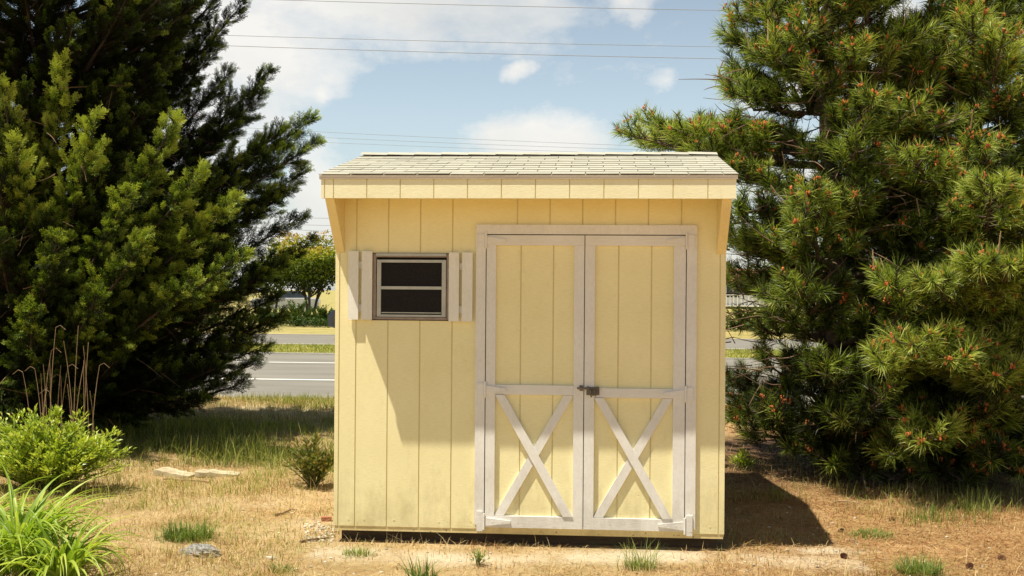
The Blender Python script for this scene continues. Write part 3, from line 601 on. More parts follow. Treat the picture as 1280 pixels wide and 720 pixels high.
# ------------------------------------------------------------------ conifers
def bez(a, b_, c_, n=10):
    t_ = np.linspace(0, 1, n)[:, None]; return (1-t_)**2*a+2*t_*(1-t_)*b_+t_**2*c_
def interp(P, ts):
    n = len(P)-1; i = np.minimum((ts*n).astype(int), n-1); f = (ts*n-i)[:, None]; return P[i]*(1-f)+P[i+1]*f, norm(P[i+1]-P[i])
def free(P):   # keep foliage out of the shed
    return ~((P[:, 0] > -.25) & (P[:, 0] < 2.58) & (P[:, 1] > -.5) & (P[:, 1] < 2.6) & (P[:, 2] < 2.75))
def tufts(mb, bud, cnd, P, Dn, sc, k=75, budp=.6, candle=None, tn=None):
    n = len(P); Dn = norm(Dn); nn = n*k
    A = np.repeat(Dn, k, 0); Pr = np.repeat(P, k, 0); s_ = np.repeat(sc, k)[:, None]
    R = rnd_dir(nn); R -= A*(R*A).sum(1, keepdims=True); R = norm(R)
    th = np.abs(rng.normal(size=nn))*.42+.38; th = np.minimum(th, 1.5)[:, None]
    back = rng.random(nn)[:, None]**1.3*.17*s_
    nd = A*np.cos(th)+R*np.sin(th); nd[:, 2] -= .10; nd = norm(nd)
    L = rng.uniform(.09, .15, nn)[:, None]*s_
    b0 = Pr-A*back; sd = norm(np.cross(nd, rnd_dir(nn)))*.0023
    t1 = b0+nd*L*.55; t2 = b0+nd*L+np.array([0, 0, -1])*L*.06
    V = np.stack([b0-sd, b0+sd, t1+sd, t1-sd, t2], 1).reshape(-1, 3); bi = (np.arange(nn)*5)[:, None]
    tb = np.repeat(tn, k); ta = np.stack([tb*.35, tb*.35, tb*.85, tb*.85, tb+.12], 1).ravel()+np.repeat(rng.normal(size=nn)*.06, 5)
    o_ = mb.c; mb.add(V, (np.array([0, 1, 2, 3])[None]+bi), np.clip(ta, 0, 1))
    mb.l.append(((np.array([3, 2, 4])[None]+bi)+o_).ravel()); mb.n.append(np.full(nn, 3))
    for i in np.where(rng.random(n) < np.clip(5*fbm(P[:, 0]+P[:, 2], P[:, 1]-P[:, 2], 1.3)-2.1, .03, .9))[0]:
        for j in range(random.choice((3, 4, 6, 8))):
            c_ = P[i]+rng.normal(size=3)*.014*sc[i]+Dn[i]*.012*sc[i]; bud.ball(c_, random.uniform(.0055, .0105)*sc[i], (1, 1, 1.5), .2, 6, random.random())
    if candle is not None:
        for i in np.where(candle)[0]:
            for j in range(random.choice((1, 1, 2))):
                e = P[i]+Dn[i]*.02; tip = e+norm(Dn[i]*.5+np.array([0, 0, 1.])+rng.normal(size=3)*.18)*random.uniform(.09, .2); cnd.append((e, tip))
def pine(name, base, H, prof, label, lean, extra, nw, seed, group, k=70):
    global rng; rng = np.random.default_rng(seed); rs = random.Random(seed)
    base = np.array([base[0], base[1], 0.]); o = empty(name, tuple(base), label, 'pine tree', group)
    ts = np.linspace(0, 1, 16); tr = np.stack([lean[0]*ts**1.5+.05*np.sin(ts*9), lean[1]*ts+.04*np.cos(ts*8), H*ts], -1); tr[:, 2] -= .03; tr[0, :2] = 0
    q = MB(); q.tube(tr, np.concatenate([[.15], np.linspace(.115, .015, 15)]), 12); q.build('trunk', M['bark_pine'], o, True)
    br, nl, bd, cn, dt = MB(), MB(), MB(), [], MB(); TP, TD, TS, TC, TT = [], [], [], [], []
    def trunk_at(z): return np.array([np.interp(z, tr[:, 2], tr[:, i]) for i in range(3)])
    def branch(P, r0, dense=1.0, tone=0):
        L = np.linalg.norm(np.diff(P, axis=0), axis=1).sum(); br.tube(P, np.linspace(r0, .006, len(P)), 7, .5)
        ns = max(3, int(L/.105*dense)); 
        for j in range(ns):
            t_ = .22+.76*(j+rs.random()*.6)/ns; c_, d_ = interp(P, np.array([t_])); c_, d_ = c_[0], d_[0]
            side = norm(np.cross(d_, [0, 0, 1.]))*(1 if j % 2 else -1); sd = norm(d_*.75+side*rs.uniform(.4, 1.0)+np.array([0, 0, rs.uniform(-.15, .55)]))
            sl = (.20+.42*L*(1-t_)*rs.uniform(.5, 1.1))*.62; e = c_+sd*sl+np.array([0, 0, .10*sl+.03]); SP = bez(c_, c_+sd*sl*.6, e, 5)
            br.tube(SP, np.linspace(.009, .004, 5), 4, .5)
            m_ = max(1, int(sl/.10)); tt = np.linspace(1, .35, m_+1)[:m_+1] if m_ > 1 else np.array([1.])
            C_, D_ = interp(SP, np.minimum(tt, .999))
            for a_ in range(len(C_)):
                if a_ and t_ < .4 and rs.random() < .5: continue
                dd = norm(D_[a_]+(rng.normal(size=3)*.35 if a_ else 0)+np.array([0, 0, .35]))
                pos = C_[a_]+(dd*.07+rng.normal(size=3)*.02 if a_ else 0)
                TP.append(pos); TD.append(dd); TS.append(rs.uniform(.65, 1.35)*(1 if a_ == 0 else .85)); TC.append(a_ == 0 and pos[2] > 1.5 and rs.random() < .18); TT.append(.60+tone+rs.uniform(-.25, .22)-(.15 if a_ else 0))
        TP.append(P[-1]); TD.append(norm(P[-1]-P[-2]+np.array([0, 0, .02]))); TS.append(1.1); TC.append(P[-1][2] > 1.5 and rs.random() < .5); TT.append(.8)
    zs = np.concatenate([[.22, .38], np.linspace(.55, H-.25, nw)]); zs = np.sort(np.concatenate([zs, zs[-9:-1]-.13]))
    for wi, z in enumerate(zs):
        nb = 6 if z < H*.6 else 5; a0 = rs.random()*6.28
        for j in range(nb):
            a = a0+j*6.283/nb+rs.uniform(-.3, .3); rad = np.interp(z, prof[0], prof[1])*rs.uniform(.72, 1.05)
            if rad < .15: continue
            if a % 6.283 > 2.2 and a % 6.283 < 4.1 and len(prof) > 2: rad = min(rad, np.interp(z, prof[0], prof[2])*rs.uniform(.8, 1.0))
            d = np.array([math.cos(a), math.sin(a), 0]); s0 = trunk_at(max(.3, z-rad*.12)); rise = rs.uniform(.02, .22)*rad
            e = s0+d*rad+np.array([0, 0, rise+.12*rad]); P = bez(s0, s0+d*rad*.55+np.array([0, 0, rise*.3]), e, 9); P[1:-1] += rng.normal(size=(7, 3))*.035
            branch(P, .012+.012*rad, 1.0, -.24*np.clip((1.3-z)/.7, 0, 1))  # low boughs toned darker, painting in the shade near the ground
    for (ex, ez, r0) in extra:
        e = np.array(ex)-base; s0 = trunk_at(max(.35, ez)); mid = s0*.45+e*.55+np.array([0, 0, -.12]); P = bez(s0, mid, e, 10); branch(P, r0, 1.25, .14 if ez > .5 else -.2)  # lowest listed boughs carry shade in their tone, the others are lightened
    TP_, TD_ = np.array(TP), np.array(TD); kk = free(TP_+base) & (TP_[:, 2] > .13); sel = lambda a: np.array(a)[kk]
    tufts(nl, bd, cn, TP_[kk], TD_[kk], sel(TS), k, .62, sel(TC), sel(TT))
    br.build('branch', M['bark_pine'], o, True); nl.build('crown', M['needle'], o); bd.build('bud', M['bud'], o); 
    rs.shuffle(cn)
    for e, tip in cn[:70]:
        q = MB(); q.tube([e, tip], [.006, .004], 5); q.build('candle', M['candle'], o)
    # dead inner twigs
    for _ in range(700):
        z = rs.uniform(.3, H*.55); a = rs.random()*6.283; s0 = trunk_at(z)+np.array([math.cos(a), math.sin(a), 0])*rs.uniform(.1, 1.1); d = norm(np.array([math.cos(a)+rs.uniform(-1, 1), math.sin(a)+rs.uniform(-1, 1), rs.uniform(-.4, .5)]))
        P = bez(s0, s0+d*.15, s0+d*rs.uniform(.15, .5)+np.array([0, 0, rs.uniform(-.1, .1)]), 4)
        if free((P+base)).all(): dt.tube(P, np.linspace(.006, .002, 4), 4, rs.random())
    tag(dt.build('dead_twigs', M['deadtwig'], o), kind='stuff')
    print(name, 'tufts', kk.sum()); return o
pA, pB = gr(1038, 585), gr(1228, 578)
prA = (np.array([.4, 1.0, 2.0, 2.7, 3.2, 3.9, 4.6, 5.6, 6.4]), np.array([1.8, 1.8, 1.75, 1.5, 1.15, 1.05, 1.0, .7, .3]), np.array([1.1, .8, 1.2, 1.5, 1.1, 1.0, .95, .6, .3]))
exA = [(at(*e[:3]), e[3], .028) for e in [(775, 165, 3.1, 2.7), (800, 150, 3.6, 2.8), (840, 160, 2.9, 2.7), (880, 150, 3.6, 2.9), (795, 175, 4.1, 2.7), (905, 105, 3.3, 3.3), (915, 20, 3.2, 4.0), (925, 60, 3.5, 3.7), (1120, 60, 2.6, 3.2), (1150, 130, 2.4, 2.8),
      (1040, 580, 2.2, .3), (985, 560, 2.7, .3), (1080, 590, 2.3, .3), (930, 540, 3.0, .35), (920, 300, 3, 1.7), (925, 510, 2.8, .5), (950, 290, 2.7, 1.7), (1010, 240, 1.9, 2.1), (950, 215, 2.7, 2.2)]]
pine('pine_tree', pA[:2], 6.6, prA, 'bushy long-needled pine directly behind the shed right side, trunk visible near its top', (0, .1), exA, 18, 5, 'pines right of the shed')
prB = (np.array([.4, 1.0, 2.0, 2.7, 3.3, 4.0, 4.8]), np.array([1.75, 1.8, 1.8, 1.6, 1.1, .7, .25]))
exB = [(at(*e[:3]), e[3], .028) for e in [(1152, 552, 1.25, .6), (1110, 570, 1.9, .6), (1100, 452, 1.3, .9), (1140, 430, 1.15, .9), (1185, 448, 1.2, .9), (1165, 350, 1.2, 1.3), (1225, 330, 1.0, 1.3), (1110, 355, 1.5, 1.3), (1240, 230, 1.2, 1.9),
      (1215, 15, 2.6, 3.2), (1255, 40, 2.4, 3.0), (1135, 190, 1.9, 2.2), (1060, 560, 2.6, .5), (1262, 330, .95, 1.3), (1245, 470, 1.3, .7), (1240, 575, 1.9, .35), (1200, 600, 2.1, .3), (1110, 600, 2.3, .3), (1275, 590, 2.0, .3), (1160, 590, 2.2, .3), (1225, 560, 2.2, .35)]]
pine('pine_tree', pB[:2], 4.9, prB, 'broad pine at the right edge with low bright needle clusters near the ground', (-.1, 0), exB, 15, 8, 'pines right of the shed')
# cypress: feathery sprays
def spray_template():
    V = []; T = []
    def qd(a, b_, w0, w1, ta, tb):
        a = np.array(a); b_ = np.array(b_); d = b_-a; s_ = np.array([-d[1], d[0], 0]); s_ /= np.linalg.norm(s_)
        V.extend([a-s_*w0, a+s_*w0, b_+s_*w1, b_-s_*w1]); T.extend([ta, ta, tb, tb])
    qd((0, 0, 0), (1, 0, -.10), .028, .012, -.25, .25)
    for i in range(9):
        s_ = .12+.80*i/9; sg_ = 1 if i % 2 else -1; L = .44*(1-.55*s_); z = -.10*s_*s_
        e = (s_+L*.72, sg_*L*.72, z-.05+.08*((i*7) % 3-1)); qd((s_, 0, z), e, .020, .024, -.1+.2*s_, .1+.25*s_)
        m_ = ((s_+e[0])/2, (e[1])/2, (z+e[2])/2); qd(m_, (m_[0]+.17, m_[1]-sg_*.015, m_[2]+.02), .018, .018, 0, .2)
    return np.array(V), np.array(T)
SPV, SPT = spray_template()
def sprays(mb, P, A, s_, tone):
    n = len(P); A = norm(A); B = norm(np.cross(A, rnd_dir(n)+np.array([0, 0, .8]))); N_ = np.cross(A, B); s_ = s_[:, None, None]; v = SPV[None]
    V = P[:, None]+s_*(v[..., 0:1]*A[:, None]+v[..., 1:2]*B[:, None]*.9+v[..., 2:3]*N_[:, None]*1.5)
    m_ = len(SPV); mb.add(V.reshape(-1, 3), np.arange(n*m_).reshape(-1, 4), np.clip(tone[:, None]+SPT[None], 0, 1).ravel())
def cypress(base, H, prof, extra, seed, nb):
    global rng; rng = np.random.default_rng(seed); rs = random.Random(seed); base = np.array([base[0], base[1], 0.])
    o = empty('cypress_tree', tuple(base), 'large dark feathery cypress filling the left side', 'cypress tree')
    ts = np.linspace(0, 1, 14); tr = np.stack([.2*ts+.05*np.sin(ts*7), .2*ts, H*ts-.03], -1); tr[0, :2] = 0
    q = MB(); q.tube(tr, np.concatenate([[.19], np.linspace(.15, .015, 13)]), 12)
    for k in range(3):
        a = (2.6, 4.2, .3)[k]; d = np.array([math.cos(a), math.sin(a), 0]); q.tube(bez(np.array([0, 0, .1]), d*.5+np.array([0, 0, .5]), d*.8+np.array([0, 0, 3.]), 10), np.linspace(.09, .02, 10), 8)
    q.build('trunk', M['bark_dark'], o, True)
    br, fr, dt = MB(), MB(), MB(); SP, SA, SS, ST = [], [], [], []
    def tat(z): return np.array([np.interp(z, tr[:, 2], tr[:, i]) for i in range(3)])
    def branch(P, r0, fat, tone, dens=1.0, start=.3):
        L = np.linalg.norm(np.diff(P, axis=0), axis=1).sum(); br.tube(P, np.linspace(r0, .004, len(P)), 6)
        ns = int(L/.060*dens)
        for j in range(ns):
            t_ = start+(1-start)*((j+rs.random())/ns)**.85; c_, d_ = interp(P, np.array([min(t_, .999)])); c_, d_ = c_[0], d_[0]
            R = rng.normal(size=3); R[2] *= .7; R -= d_*R.dot(d_); R = norm(R); sl = (fat*1.75*max(0, 1-t_)**.75+.05)*rs.uniform(.35, 1.15); tv = rs.uniform(-.17, .15)
            sd = norm(d_*1.0+R*.66+np.array([0, 0, .10])); e = c_+sd*sl+np.array([0, 0, sl*.05])
            if j % 3 == 0: br.tube([c_, (c_+e)/2-[0, 0, .01], e], [.006, .004, .002], 3)
            m_ = max(3, int(sl/.020)); tt = np.sort(rng.random(m_)**.85)[:, None]; C_ = c_*(1-tt)+e*tt+rng.normal(size=(m_, 3))*.022*(1.15-tt)
            SP.append(C_); SA.append(norm(sd[None]*1.0+rng.normal(size=(m_, 3))*.40*(1.2-tt)+np.array([0, 0, .05]))); SS.append(rng.uniform(.085, .145, m_)*(1.15-.35*tt[:, 0])); ST.append(tone+tv+.22*(t_-.5)+.36*(tt[:, 0]-.55)+rng.normal(size=m_)*.06)  # sprays coloured darker inwards as shade within each plume
        m_ = 8; SP.append(np.repeat(P[-1:], m_, 0)+rng.normal(size=(m_, 3))*.015); SA.append(norm(P[-1]-P[-2])[None]+rng.normal(size=(m_, 3))*.35); SS.append(rng.uniform(.10, .15, m_)); ST.append(np.full(m_, tone+.2))
    for i in range(nb):
        zt = .35+(H-.6)*((i+rs.random())/nb); a = i*2.399+rs.uniform(-.4, .4); rad = np.interp(zt, prof[0], prof[1])*rs.uniform(.62, 1.0)*(.78 if math.sin(a) > .25 else 1)
        d = np.array([math.cos(a), math.sin(a), 0]); zb_ = max(.25, zt-rad*rs.uniform(.35, .75)); s0 = tat(zb_); e = tat(zt)*[1, 1, 0]+d*rad+np.array([0, 0, zt])
        P = bez(s0, s0*.4+e*.6+np.array([0, 0, -.22*rad*.6]), e, 9); branch(P, .03, .46, .30 if zt < 4.5 else .34, start=.22)  # low tone puts the shaded body of the crown into the colour
    for (ex, zb_, fat, tone) in extra:
        e = np.array(ex)-base; s0 = tat(max(.3, zb_)); P = bez(s0, s0*.35+e*.65+np.array([0, 0, -.25]), e, 10); branch(P, .035, fat, tone, 1.25, .25)
    SP, SA, SS, ST = map(np.concatenate, (SP, SA, SS, ST)); k = SP[:, 2] > .10
    sprays(fr, SP[k], SA[k], SS[k], ST[k]); print('sprays', k.sum())
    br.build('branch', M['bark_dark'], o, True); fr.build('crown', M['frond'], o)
    for _ in range(900):
        z = rs.uniform(.25, 3.6); a = rs.random()*6.283; s0 = tat(z)+np.array([math.cos(a), math.sin(a), 0])*rs.uniform(.3, 1.9)
        d = norm(np.array([math.cos(a)+rs.uniform(-.8, .8), math.sin(a)+rs.uniform(-.8, .8), rs.uniform(-.5, .4)])); dt.tube(bez(s0, s0+d*.2, s0+d*rs.uniform(.2, .7)+np.array([0, 0, rs.uniform(-.2, .1)]), 4), [.006, .004, .003, .0015], 3, rs.random())
    tag(dt.build('dead_twigs', M['deadtwig'], o), kind='stuff'); return o
pc = (-4.45, 4.7)
prC = (np.array([.2, .6, 1.2, 2.0, 2.8, 3.4, 4.0, 5.0, 6.5, 7.8]), np.array([1.7, 2.1, 2.4, 2.55, 2.35, 1.8, 1.95, 2.5, 2.2, .4]))
exC = [(at(*e[:3]), e[3], e[4], e[5]) for e in [  # last value is tone: light for sunlit plumes, dark for shaded ones
    (78, 78, 3.3, 1.2, .40, .68), (120, 150, 3.0, 1.0, .42, .68), (218, 152, 3.2, 1.1, .40, .62), (250, 215, 3.1, 1.0, .36, .62), (292, 250, 3.2, .9, .40, .62), (20, 180, 2.8, 1.0, .45, .68), (70, 300, 2.6, .7, .42, .48), (180, 300, 2.7, .7, .42, .50), (160, 240, 2.8, .9, .34, .56), (300, 320, 3.0, .7, .4, .52), (240, 350, 2.8, .5, .4, .46), (120, 370, 2.6, .4, .4, .42), (40, 390, 2.6, .4, .4, .42), (5, 110, 3.1, 1.1, .4, .68),
    (285, 92, 5.6, 1.9, .48, .36), (335, 92, 5.8, 1.9, .50, .34), (325, 120, 5.2, 1.8, .50, .34), (300, 150, 5.4, 1.7, .5, .34), (388, 150, 5.2, 1.7, .46, .46), (392, 178, 5.0, 1.5, .46, .46), (350, 165, 5.0, 1.6, .46, .42), (360, 240, 5.3, 1.3, .46, .38), (378, 215, 5.4, 1.4, .38, .42), (345, 190, 5.2, 1.5, .42, .4), (375, 272, 5.4, 1.1, .34, .4), (340, 250, 5.2, 1.2, .42, .42), (388, 303, 5.4, .9, .26, .38), (350, 330, 5.2, .8, .48, .4), (330, 345, 4.9, .7, .48, .36), (350, 395, 5.0, .5, .44, .36), (300, 430, 4.6, .4, .46, .34), (270, 460, 4.3, .35, .46, .32),
    (345, 370, 5.2, .6, .34, .36), (335, 408, 5.2, .45, .32, .4), (330, 432, 5.1, .35, .26, .42), (318, 455, 4.9, .3, .26, .36), (300, 480, 4.8, .25, .28, .36), (250, 500, 4.6, .25, .26, .34), (200, 480, 4.4, .25, .32, .34),
    (303, 5, 6.0, 2.6, .34, .36), (262, 40, 5.9, 2.4, .38, .34), (268, 62, 5.8, 2.2, .28, .38), (230, 95, 5.7, 2.0, .3, .36), (240, 10, 6, 2.7, .4, .36), (290, -30, 6, 2.8, .35, .36)]]
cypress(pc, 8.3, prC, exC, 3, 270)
# ------------------------------------------------------------------ beyond the roads
def broadleaf(name, x, y, H, rad, label, mat='bgleaf', seed=0, n=3800, ls=.22, low=.35, group='trees beyond the roads', stems=1, cat='tree'):
    global rng; rng = np.random.default_rng(seed); rs = random.Random(seed); o = empty(name, (x, y, 0), label, cat, group); tr, lf = MB(), MB(); nc = 26
    cl = []
    for i in range(nc):
        d = norm(rng.normal(size=3)); rr = rs.uniform(.35, .85); c_ = np.array([d[0]*rad*rr, d[1]*rad*rr, H*(low+1)/2+d[2]*H*(1-low)/2*rr]); cl.append((c_, rad*rs.uniform(.26, .42)))
    for s_ in range(stems):
        a = s_*2.2+.4; off = np.array([math.cos(a), math.sin(a), 0])*(.0 if stems == 1 else .12); topv = np.array([math.cos(a)*rad*.3*(stems > 1), math.sin(a)*rad*.3*(stems > 1), H*.62])
        P = bez(off-[0, 0, .05], off*1.5+[0, 0, H*.3], topv, 8); tr.tube(P, np.linspace(.028*H/math.sqrt(stems), .012*H, 8), 8)
        for c_, r0 in cl[s_::stems]: b_, _ = interp(P, np.array([rs.uniform(.4, .95)])); tr.tube(bez(b_[0], (b_[0]+c_)/2+[0, 0, -.1*H*.3], c_, 5), np.linspace(.010*H, .003*H, 5), 4)
    for c_, r0 in cl:
        m_ = n//nc; d = rnd_dir(m_); rr = rng.random(m_)**.4; P = c_+d*(rr*r0)[:, None]*np.array([1.15, 1.15, .75]); leaves(lf, P, rnd_dir(m_)+[0, 0, -.1], rng.uniform(.6, 1.2, m_)*ls, ls*.6, np.clip(.3+.35*d[:, 2]+.25*rng.random(m_)+(P[:, 2]/H-.6)*.5, 0, 1))
    tr.build('trunk', M['bgwood'], o, True); lf.build('crown', M[mat], o); return o
def px2x(px, Y): return at(px, 366, Y)[0]
broadleaf('small_tree', px2x(388, 43), 43, 4.0, 2.6, 'low orange-tinged green tree with several trunks left of the shed', 'myrtle', 21, 12000, .15, .38, stems=3)
broadleaf('small_tree', px2x(340, 45), 45, 3.2, 1.5, 'darker green tree hidden partly behind the cypress', 'bgleaf', 22, 3200, .14, .35, stems=2)
specs = [(250, 50, 4.6, 2.4), (120, 52, 5.2, 2.8), (20, 47, 4.4, 2.3), (470, 52, 3.4, 2.0), (600, 55, 3.6, 2.1), (720, 50, 3.2, 1.8), (985, 60, 3.9, 2.4), (1035, 58, 4.8, 2.8), (1120, 54, 4.2, 2.5), (1200, 60, 5.4, 3.0), (1275, 56, 4.6, 2.5)]
lbs = ['green tree seen through gaps in the cypress, its right side', 'taller green tree behind the middle of the cypress', 'green tree behind the cypress near the left edge', 'low tree hidden behind the shed left half', 'low tree hidden behind the middle of the shed', 'low tree hidden behind the shed right half',
       'far tree right of the red roofed house', 'wide far tree behind the pine trunk', 'far tree seen between the two pines', 'tallest far tree behind the right pine', 'far tree behind the right edge of the pines']
for i, (px_, Y_, H_, r__) in enumerate(specs): broadleaf('roadside_tree', px2x(px_, Y_), Y_, H_, r__, lbs[i], 'bgleaf', 30+i, 2000, .2, .3)
for i, (px_, Y_, rx_, h_, lb) in enumerate([(372, 40.5, 1.1, .95, 'round green bush below the orange-tinged tree'), (404, 40.8, .8, .75, 'small green bush right next to the shed wall beyond the road'), (335, 40.6, .9, .7, 'low bush at the cypress edge beyond the road'), (930, 41, 1.2, .9, 'low bush beyond the road right of the shed')]):
    bush('round_bush', (px2x(px_, Y_), Y_), rx_, .8, h_, 60, 40, .11, 'bgleaf', lb, 'bush', (.4, 1), .5, 'bushes beyond the far road')
rng = np.random.default_rng(77)
q = MB(); n = 16000; x = rng.uniform(-40, 45, n); y = rng.uniform(38.5, 40.3, n); d = rnd_dir(n); d[:, 2] = np.abs(d[:, 2]); leaves(q, np.stack([x, y, rng.uniform(0, .34, n)*(.5+vnoise(x, y, .5))], -1), d, rng.uniform(.1, .2, n), .1, np.clip(rng.random(n)*.6, 0, 1))
tag(q.build('ground_cover', M['bgleaf']), 'dark green ivy-like ground cover strip beyond the far road', 'ground cover', kind='stuff')
# cars
def car(name, x, y, rz, paint_, label, group='cars beyond the grass'):
    o = empty(name, (x, y, .006), label, 'car', group, rz)
    half = [(-2.2, .42), (-2.22, .75), (-2.05, .92), (-1.1, .98), (1.35, 1.0), (2.1, .97), (2.2, .7), (2.18, .40)]
    low = [(2.18, .40), (1.75, .30), (-1.8, .30), (-2.2, .42)]
    secs = [(-.88, .94, .02), (-.80, 1.0, 0), (.80, 1.0, 0), (.88, .94, .02)]; prof = half+[(1.8, .28), (-1.8, .28)]
    q = MB(); n = len(prof); V = []
    for yy, s_, dz in secs: V += [(a*s_ if abs(a) > 1.5 else a, yy, b_-dz*(b_ > .6)*2) for a, b_ in prof]
    q.add(V, [(i*n+j, i*n+(j+1) % n, (i+1)*n+(j+1) % n, (i+1)*n+j) for i in range(3) for j in range(n)]); c0 = q.c
    for s0, rev in ((0, 1), (3*n, -1)): q.l.append(np.arange(s0, s0+n)[::rev]); q.n.append(np.array([n]))
    roof_ = [(-1.0, .975, .80), (-.35, 1.42, .62), (.85, 1.45, .62), (1.6, .99, .78)]
    V = [(a, sgn*w, z) for sgn in (-1, 1) for a, z, w in roof_]
    q.box(-.36, .86, -.61, .61, 1.418, 1.46)
    q.build('body', paint_, o)
    q = MB(); q.add(V, [(0, 1, 2, 3), (7, 6, 5, 4), (0, 4, 5, 1), (2, 6, 7, 3)]); q.build('windows', M['glass'], o)
    for wx in (-1.35, 1.35):
        for sy in (-1, 1):
            a = np.linspace(0, 6.283, 21)[:-1]; q = MB(); q.prism([(wx+.33*math.cos(t_), .33+.33*math.sin(t_)) for t_ in a], sy*.70, sy*.895, 'y'); wh = q.build('wheel', M['tyre'], o)
            q = MB(); q.prism([(wx+.2*math.cos(t_), .33+.2*math.sin(t_)) for t_ in a], sy*.897, sy*.91, 'y'); q.build('rim', M['alu'], wh)
    for sy in (-.62, .62):
        q = MB(); q.ball((-2.14, sy, .70), .11, (.7, 1.4, .8), seg=10); q.build('headlight', M['marking'], o, True)
        q = MB(); q.ball((2.13, sy, .78), .09, (.6, 1.6, .9), seg=10); q.build('taillight', M['lamp_red'], o, True)
    return o
car('parked_car', px2x(409.5, 28.7)+2.42, 28.7, 0, M['car_dark'], 'dark car on the far carriageway, nose just past the shed left wall', 'cars on the far road') 
car('parked_car', px2x(352, 66)+.3, 66, .15, M['car_silver'], 'silver parked car under the orange-tinged tree')
car('parked_car', px2x(1115, 47), 47, 0, M['car_white'], 'white parked car seen between the two pines')
car('parked_car', px2x(1268, 45)+.0, 45, 3.14, M['car_silver'], 'silver car with red lamp near the right edge')
# house with red roof
def house(x, y, w, d, e, r, label, rz=0, name='house'):
    o = empty(name, (x, y, 0), label, 'house', None, rz)
    q = MB(); q.box(-w/2, w/2, 0, d, 0, e); q.build('wall', M['stucco'], o)
    q = MB(); V = [(-w/2-.4, -.9, e-.05), (w/2+.4, -.9, e-.05), (w/2+.4, d+.5, e-.05), (-w/2-.4, d+.5, e-.05), (-w/2+d*.35, d/2, r), (w/2-d*.35, d/2, r)]
    q.add(V, [(0, 1, 5, 4), (2, 3, 4, 5), (3, 2, 1, 0)]); q.add([V[1], V[2], V[5], V[0], V[4], V[3]], [(0, 1, 2), (3, 4, 5)]); q.build('roof', M['rooftile'], o)
    k = 0; xx = -w/2+1.0
    while xx < w/2-1.2:
        for z0 in ([e-2.0] if e < 3.6 else [e-2.0, e-4.7]):
            if z0 < .3: continue
            q = MB(); q.box(xx-.08, xx+1.28, -.05, -.01, z0-.08, z0+1.28); f_ = q.build('window', M['marking'], o); q = MB(); q.box(xx, xx+.57, -.07, -.055, z0, z0+1.2); q.box(xx+.63, xx+1.2, -.07, -.055, z0, z0+1.2); q.build('pane', M['glass'], f_)
        xx += 2.7
    q = MB(); z0 = e-2.75
    if z0 > 0:
        q.box(-w/2, w/2, -1.3, -.02, z0-.12, z0)
        for k in range(int(w/.35)): q.box(-w/2+k*.35, -w/2+k*.35+.07, -1.28, -1.22, z0, z0+.95)
        q.box(-w/2, w/2, -1.3, -1.2, z0+.95, z0+1.02)
    else:
        q.box(-w/2, w/2, -1.3, -1.2, .95, 1.02)
        for k in range(int(w/.35)): q.box(-w/2+k*.35, -w/2+k*.35+.07, -1.28, -1.22, 0, .95)
    q.build('balcony', M['marking'], o); return o
house(at(932, 360, 103)[0], 103, 11, 8, 3.1, 3.95, 'white house with red roof and balcony railing, seen right beside the shed')
house(at(1110, 360, 95)[0], 95, 14, 9, 3.2, 4.3, 'pale low house glimpsed through the gap between the pines')
house(at(650, 360, 90)[0], 90, 18, 9, 3.0, 4.1, 'long pale house hidden behind the shed', name='house')
house(at(500, 360, 110)[0], 110, 9, 7, 2.4, 3.1, 'small pale house hidden behind the shed window side')
# power lines
for i, (x0, y0, x1, y1, Y_, r0, lb) in enumerate([(320, 0, 900, 14, 34, .011, 'topmost overhead wire crossing the sky'), (270, 45, 915, 60, 34, .010, 'upper wire of the middle pair'), (270, 58, 915, 75, 35, .012, 'lower wire of the middle pair'),
        (390, 165, 770, 182, 60, .011, 'upper thin wire just above the shed ridge'), (390, 172, 770, 187, 61, .011, 'middle thin wire just above the shed ridge'), (390, 178, 770, 192, 62, .010, 'lowest thin wire just above the shed ridge'),
        (375, 272, 415, 273, 60, .015, 'wire below the eave left of the shed'), (375, 281, 415, 282, 61, .014, 'second lower wire left of the shed'), (375, 287.5, 415, 289.5, 62, .014, 'lowest wire left of the shed')]):
    a, b_ = at(x0, y0, Y_), at(x1, y1, Y_); d = (b_-a)/(b_[0]-a[0]); mid = (a+b_)/2; ts = np.linspace(-75, 75, 41)
    P = ts[:, None]*d[None]+np.array([0, 0, 1.])*(ts**2*.0004)[:, None]; q = MB(); q.tube(P, r0, 5); o = q.build('power_line', M['wire']); o.location = tuple(mid); tag(o, lb, 'power line', 'overhead wires')
# ------------------------------------------------------------------ light
SUN = norm(np.array([-.414, -.30, 1.40]))
L = bpy.data.lights.new('sun', 'SUN'); L.energy = 7.6; L.angle = R_(.55); L.color = (1, .94, .80)
so = bpy.data.objects.new('sun', L); COL.objects.link(so); so.rotation_euler = Vector(SUN).to_track_quat('Z', 'Y').to_euler(); so.location = (-5, -5, 20)
w = bpy.data.worlds.new('World'); S.world = w; w.use_nodes = True; t = NT(w)
sky = t.n('ShaderNodeTexSky', sky_type='NISHITA', sun_disc=False, sun_elevation=math.asin(SUN[2]), sun_rotation=math.atan2(SUN[0], SUN[1]), air_density=1.0, dust_density=1.2, ozone_density=1.0)
gen = t.n('ShaderNodeTexCoord').outputs['Generated']
sz = t.n('ShaderNodeSeparateXYZ'); t.l(gen, sz.inputs[0])
nz = t.n('ShaderNodeTexNoise', in_Scale=7.0, in_Detail=9, in_Roughness=.62); mp = t.n('ShaderNodeMapping'); mp.inputs['Scale'].default_value = (1, 1, 2.0); t.l(gen, mp.inputs[0]); t.l(mp.outputs[0], nz.inputs['Vector'])
nf = nz.outputs['Fac']
wz = t.n('ShaderNodeTexNoise', in_Scale=9.0, in_Detail=7, in_Roughness=.6); t.l(gen, wz.inputs['Vector'])
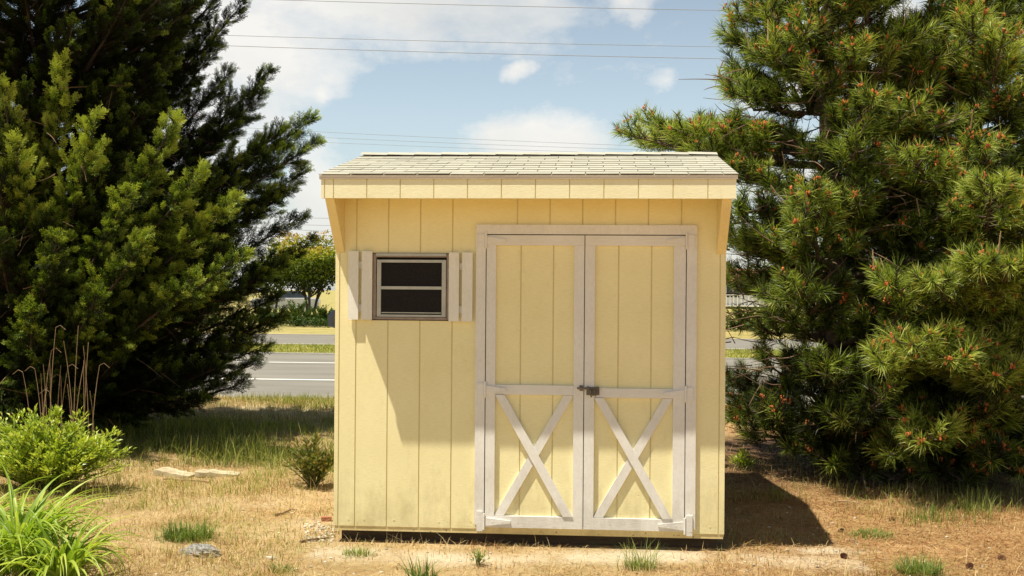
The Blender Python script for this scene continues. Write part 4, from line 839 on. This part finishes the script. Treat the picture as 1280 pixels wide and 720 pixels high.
wv = t.n('ShaderNodeVectorMath', operation='SUBTRACT'); t.l(wz.outputs['Color'], wv.inputs[0]); wv.inputs[1].default_value = (.5, .5, .5)
ws = t.n('ShaderNodeVectorMath', operation='MULTIPLY_ADD'); t.l(wv.outputs[0], ws.inputs[0]); ws.inputs[1].default_value = (.09, .09, .06); t.l(gen, ws.inputs[2])
gen2 = ws.outputs[0]; acc = None
for (px_, py_, rx_, ry_, st) in [(480, -10, 235, 85, .62), (300, 70, 150, 85, .55), (250, 160, 130, 90, .45), (385, 118, 34, 20, .42), (652, 92, 20, 16, .36), (795, 8, 38, 20, .40), (690, 172, 110, 30, .45), (385, 225, 60, 55, .45), (360, 320, 160, 70, .42), (850, 112, 30, 20, .25), (1090, 30, 110, 60, .5), (1000, 120, 90, 25, .5), (560, 340, 900, 45, .25), (1250, 10, 100, 60, .45), (980, 235, 90, 30, .4)]:
    c_ = norm(ray(px_, py_)); su = t.n('ShaderNodeVectorMath', operation='SUBTRACT'); t.l(gen2, su.inputs[0]); su.inputs[1].default_value = tuple(c_)
    ml = t.n('ShaderNodeVectorMath', operation='MULTIPLY'); t.l(su.outputs[0], ml.inputs[0]); ml.inputs[1].default_value = (F0/rx_, F0/rx_, F0/ry_)
    ln = t.n('ShaderNodeVectorMath', operation='LENGTH'); t.l(ml.outputs[0], ln.inputs[0])
    v = t.math('MULTIPLY', t.math('SUBTRACT', 1.25, ln.outputs[1], True), st)
    acc = v if acc is None else t.math('MAXIMUM', acc, v)
den = t.math('ADD', t.math('MULTIPLY', t.math('SUBTRACT', nf, .5), 1.25), acc)
den = t.math('SUBTRACT', den, t.math('MULTIPLY', t.math('GREATER_THAN', sz.outputs[2], .42), .12))
mask = t.ramp(den, [(.08, (0, 0, 0)), (.24, (.6, .6, .6)), (.44, (1, 1, 1))])
nz2 = t.n('ShaderNodeTexNoise', in_Scale=4.0, in_Detail=6); t.l(mp.outputs[0], nz2.inputs['Vector'])
cc = t.ramp(nz2.outputs['Fac'], [(.35, (8.9, 8.9, 8.6)), (.6, (10.9, 10.6, 10.0))])
vf = t.n('ShaderNodeMapRange', in_From_Min=.15, in_From_Max=.5, in_To_Min=.30, in_To_Max=.0); t.l(sz.outputs[2], vf.inputs[0])
veil = t.mix(vf.outputs[0], t.mix(1.0, sky.outputs[0], t.mix(t.math('MULTIPLY', vf.outputs[0], 3.3, True), (.68, .70, .68), (1.74, 1.76, 1.62)), 'MULTIPLY'), (9.4, 9.8, 9.8))
col = t.mix(t.math('MULTIPLY', mask, .92), veil, cc)
bg = t.n('ShaderNodeBackground', in_Strength=.09); t.l(col, bg.inputs[0]); t.l(bg.outputs[0], t.n('ShaderNodeOutputWorld').inputs[0])
S.cycles.max_bounces = 8; S.cycles.diffuse_bounces = 4; S.cycles.transmission_bounces = 4
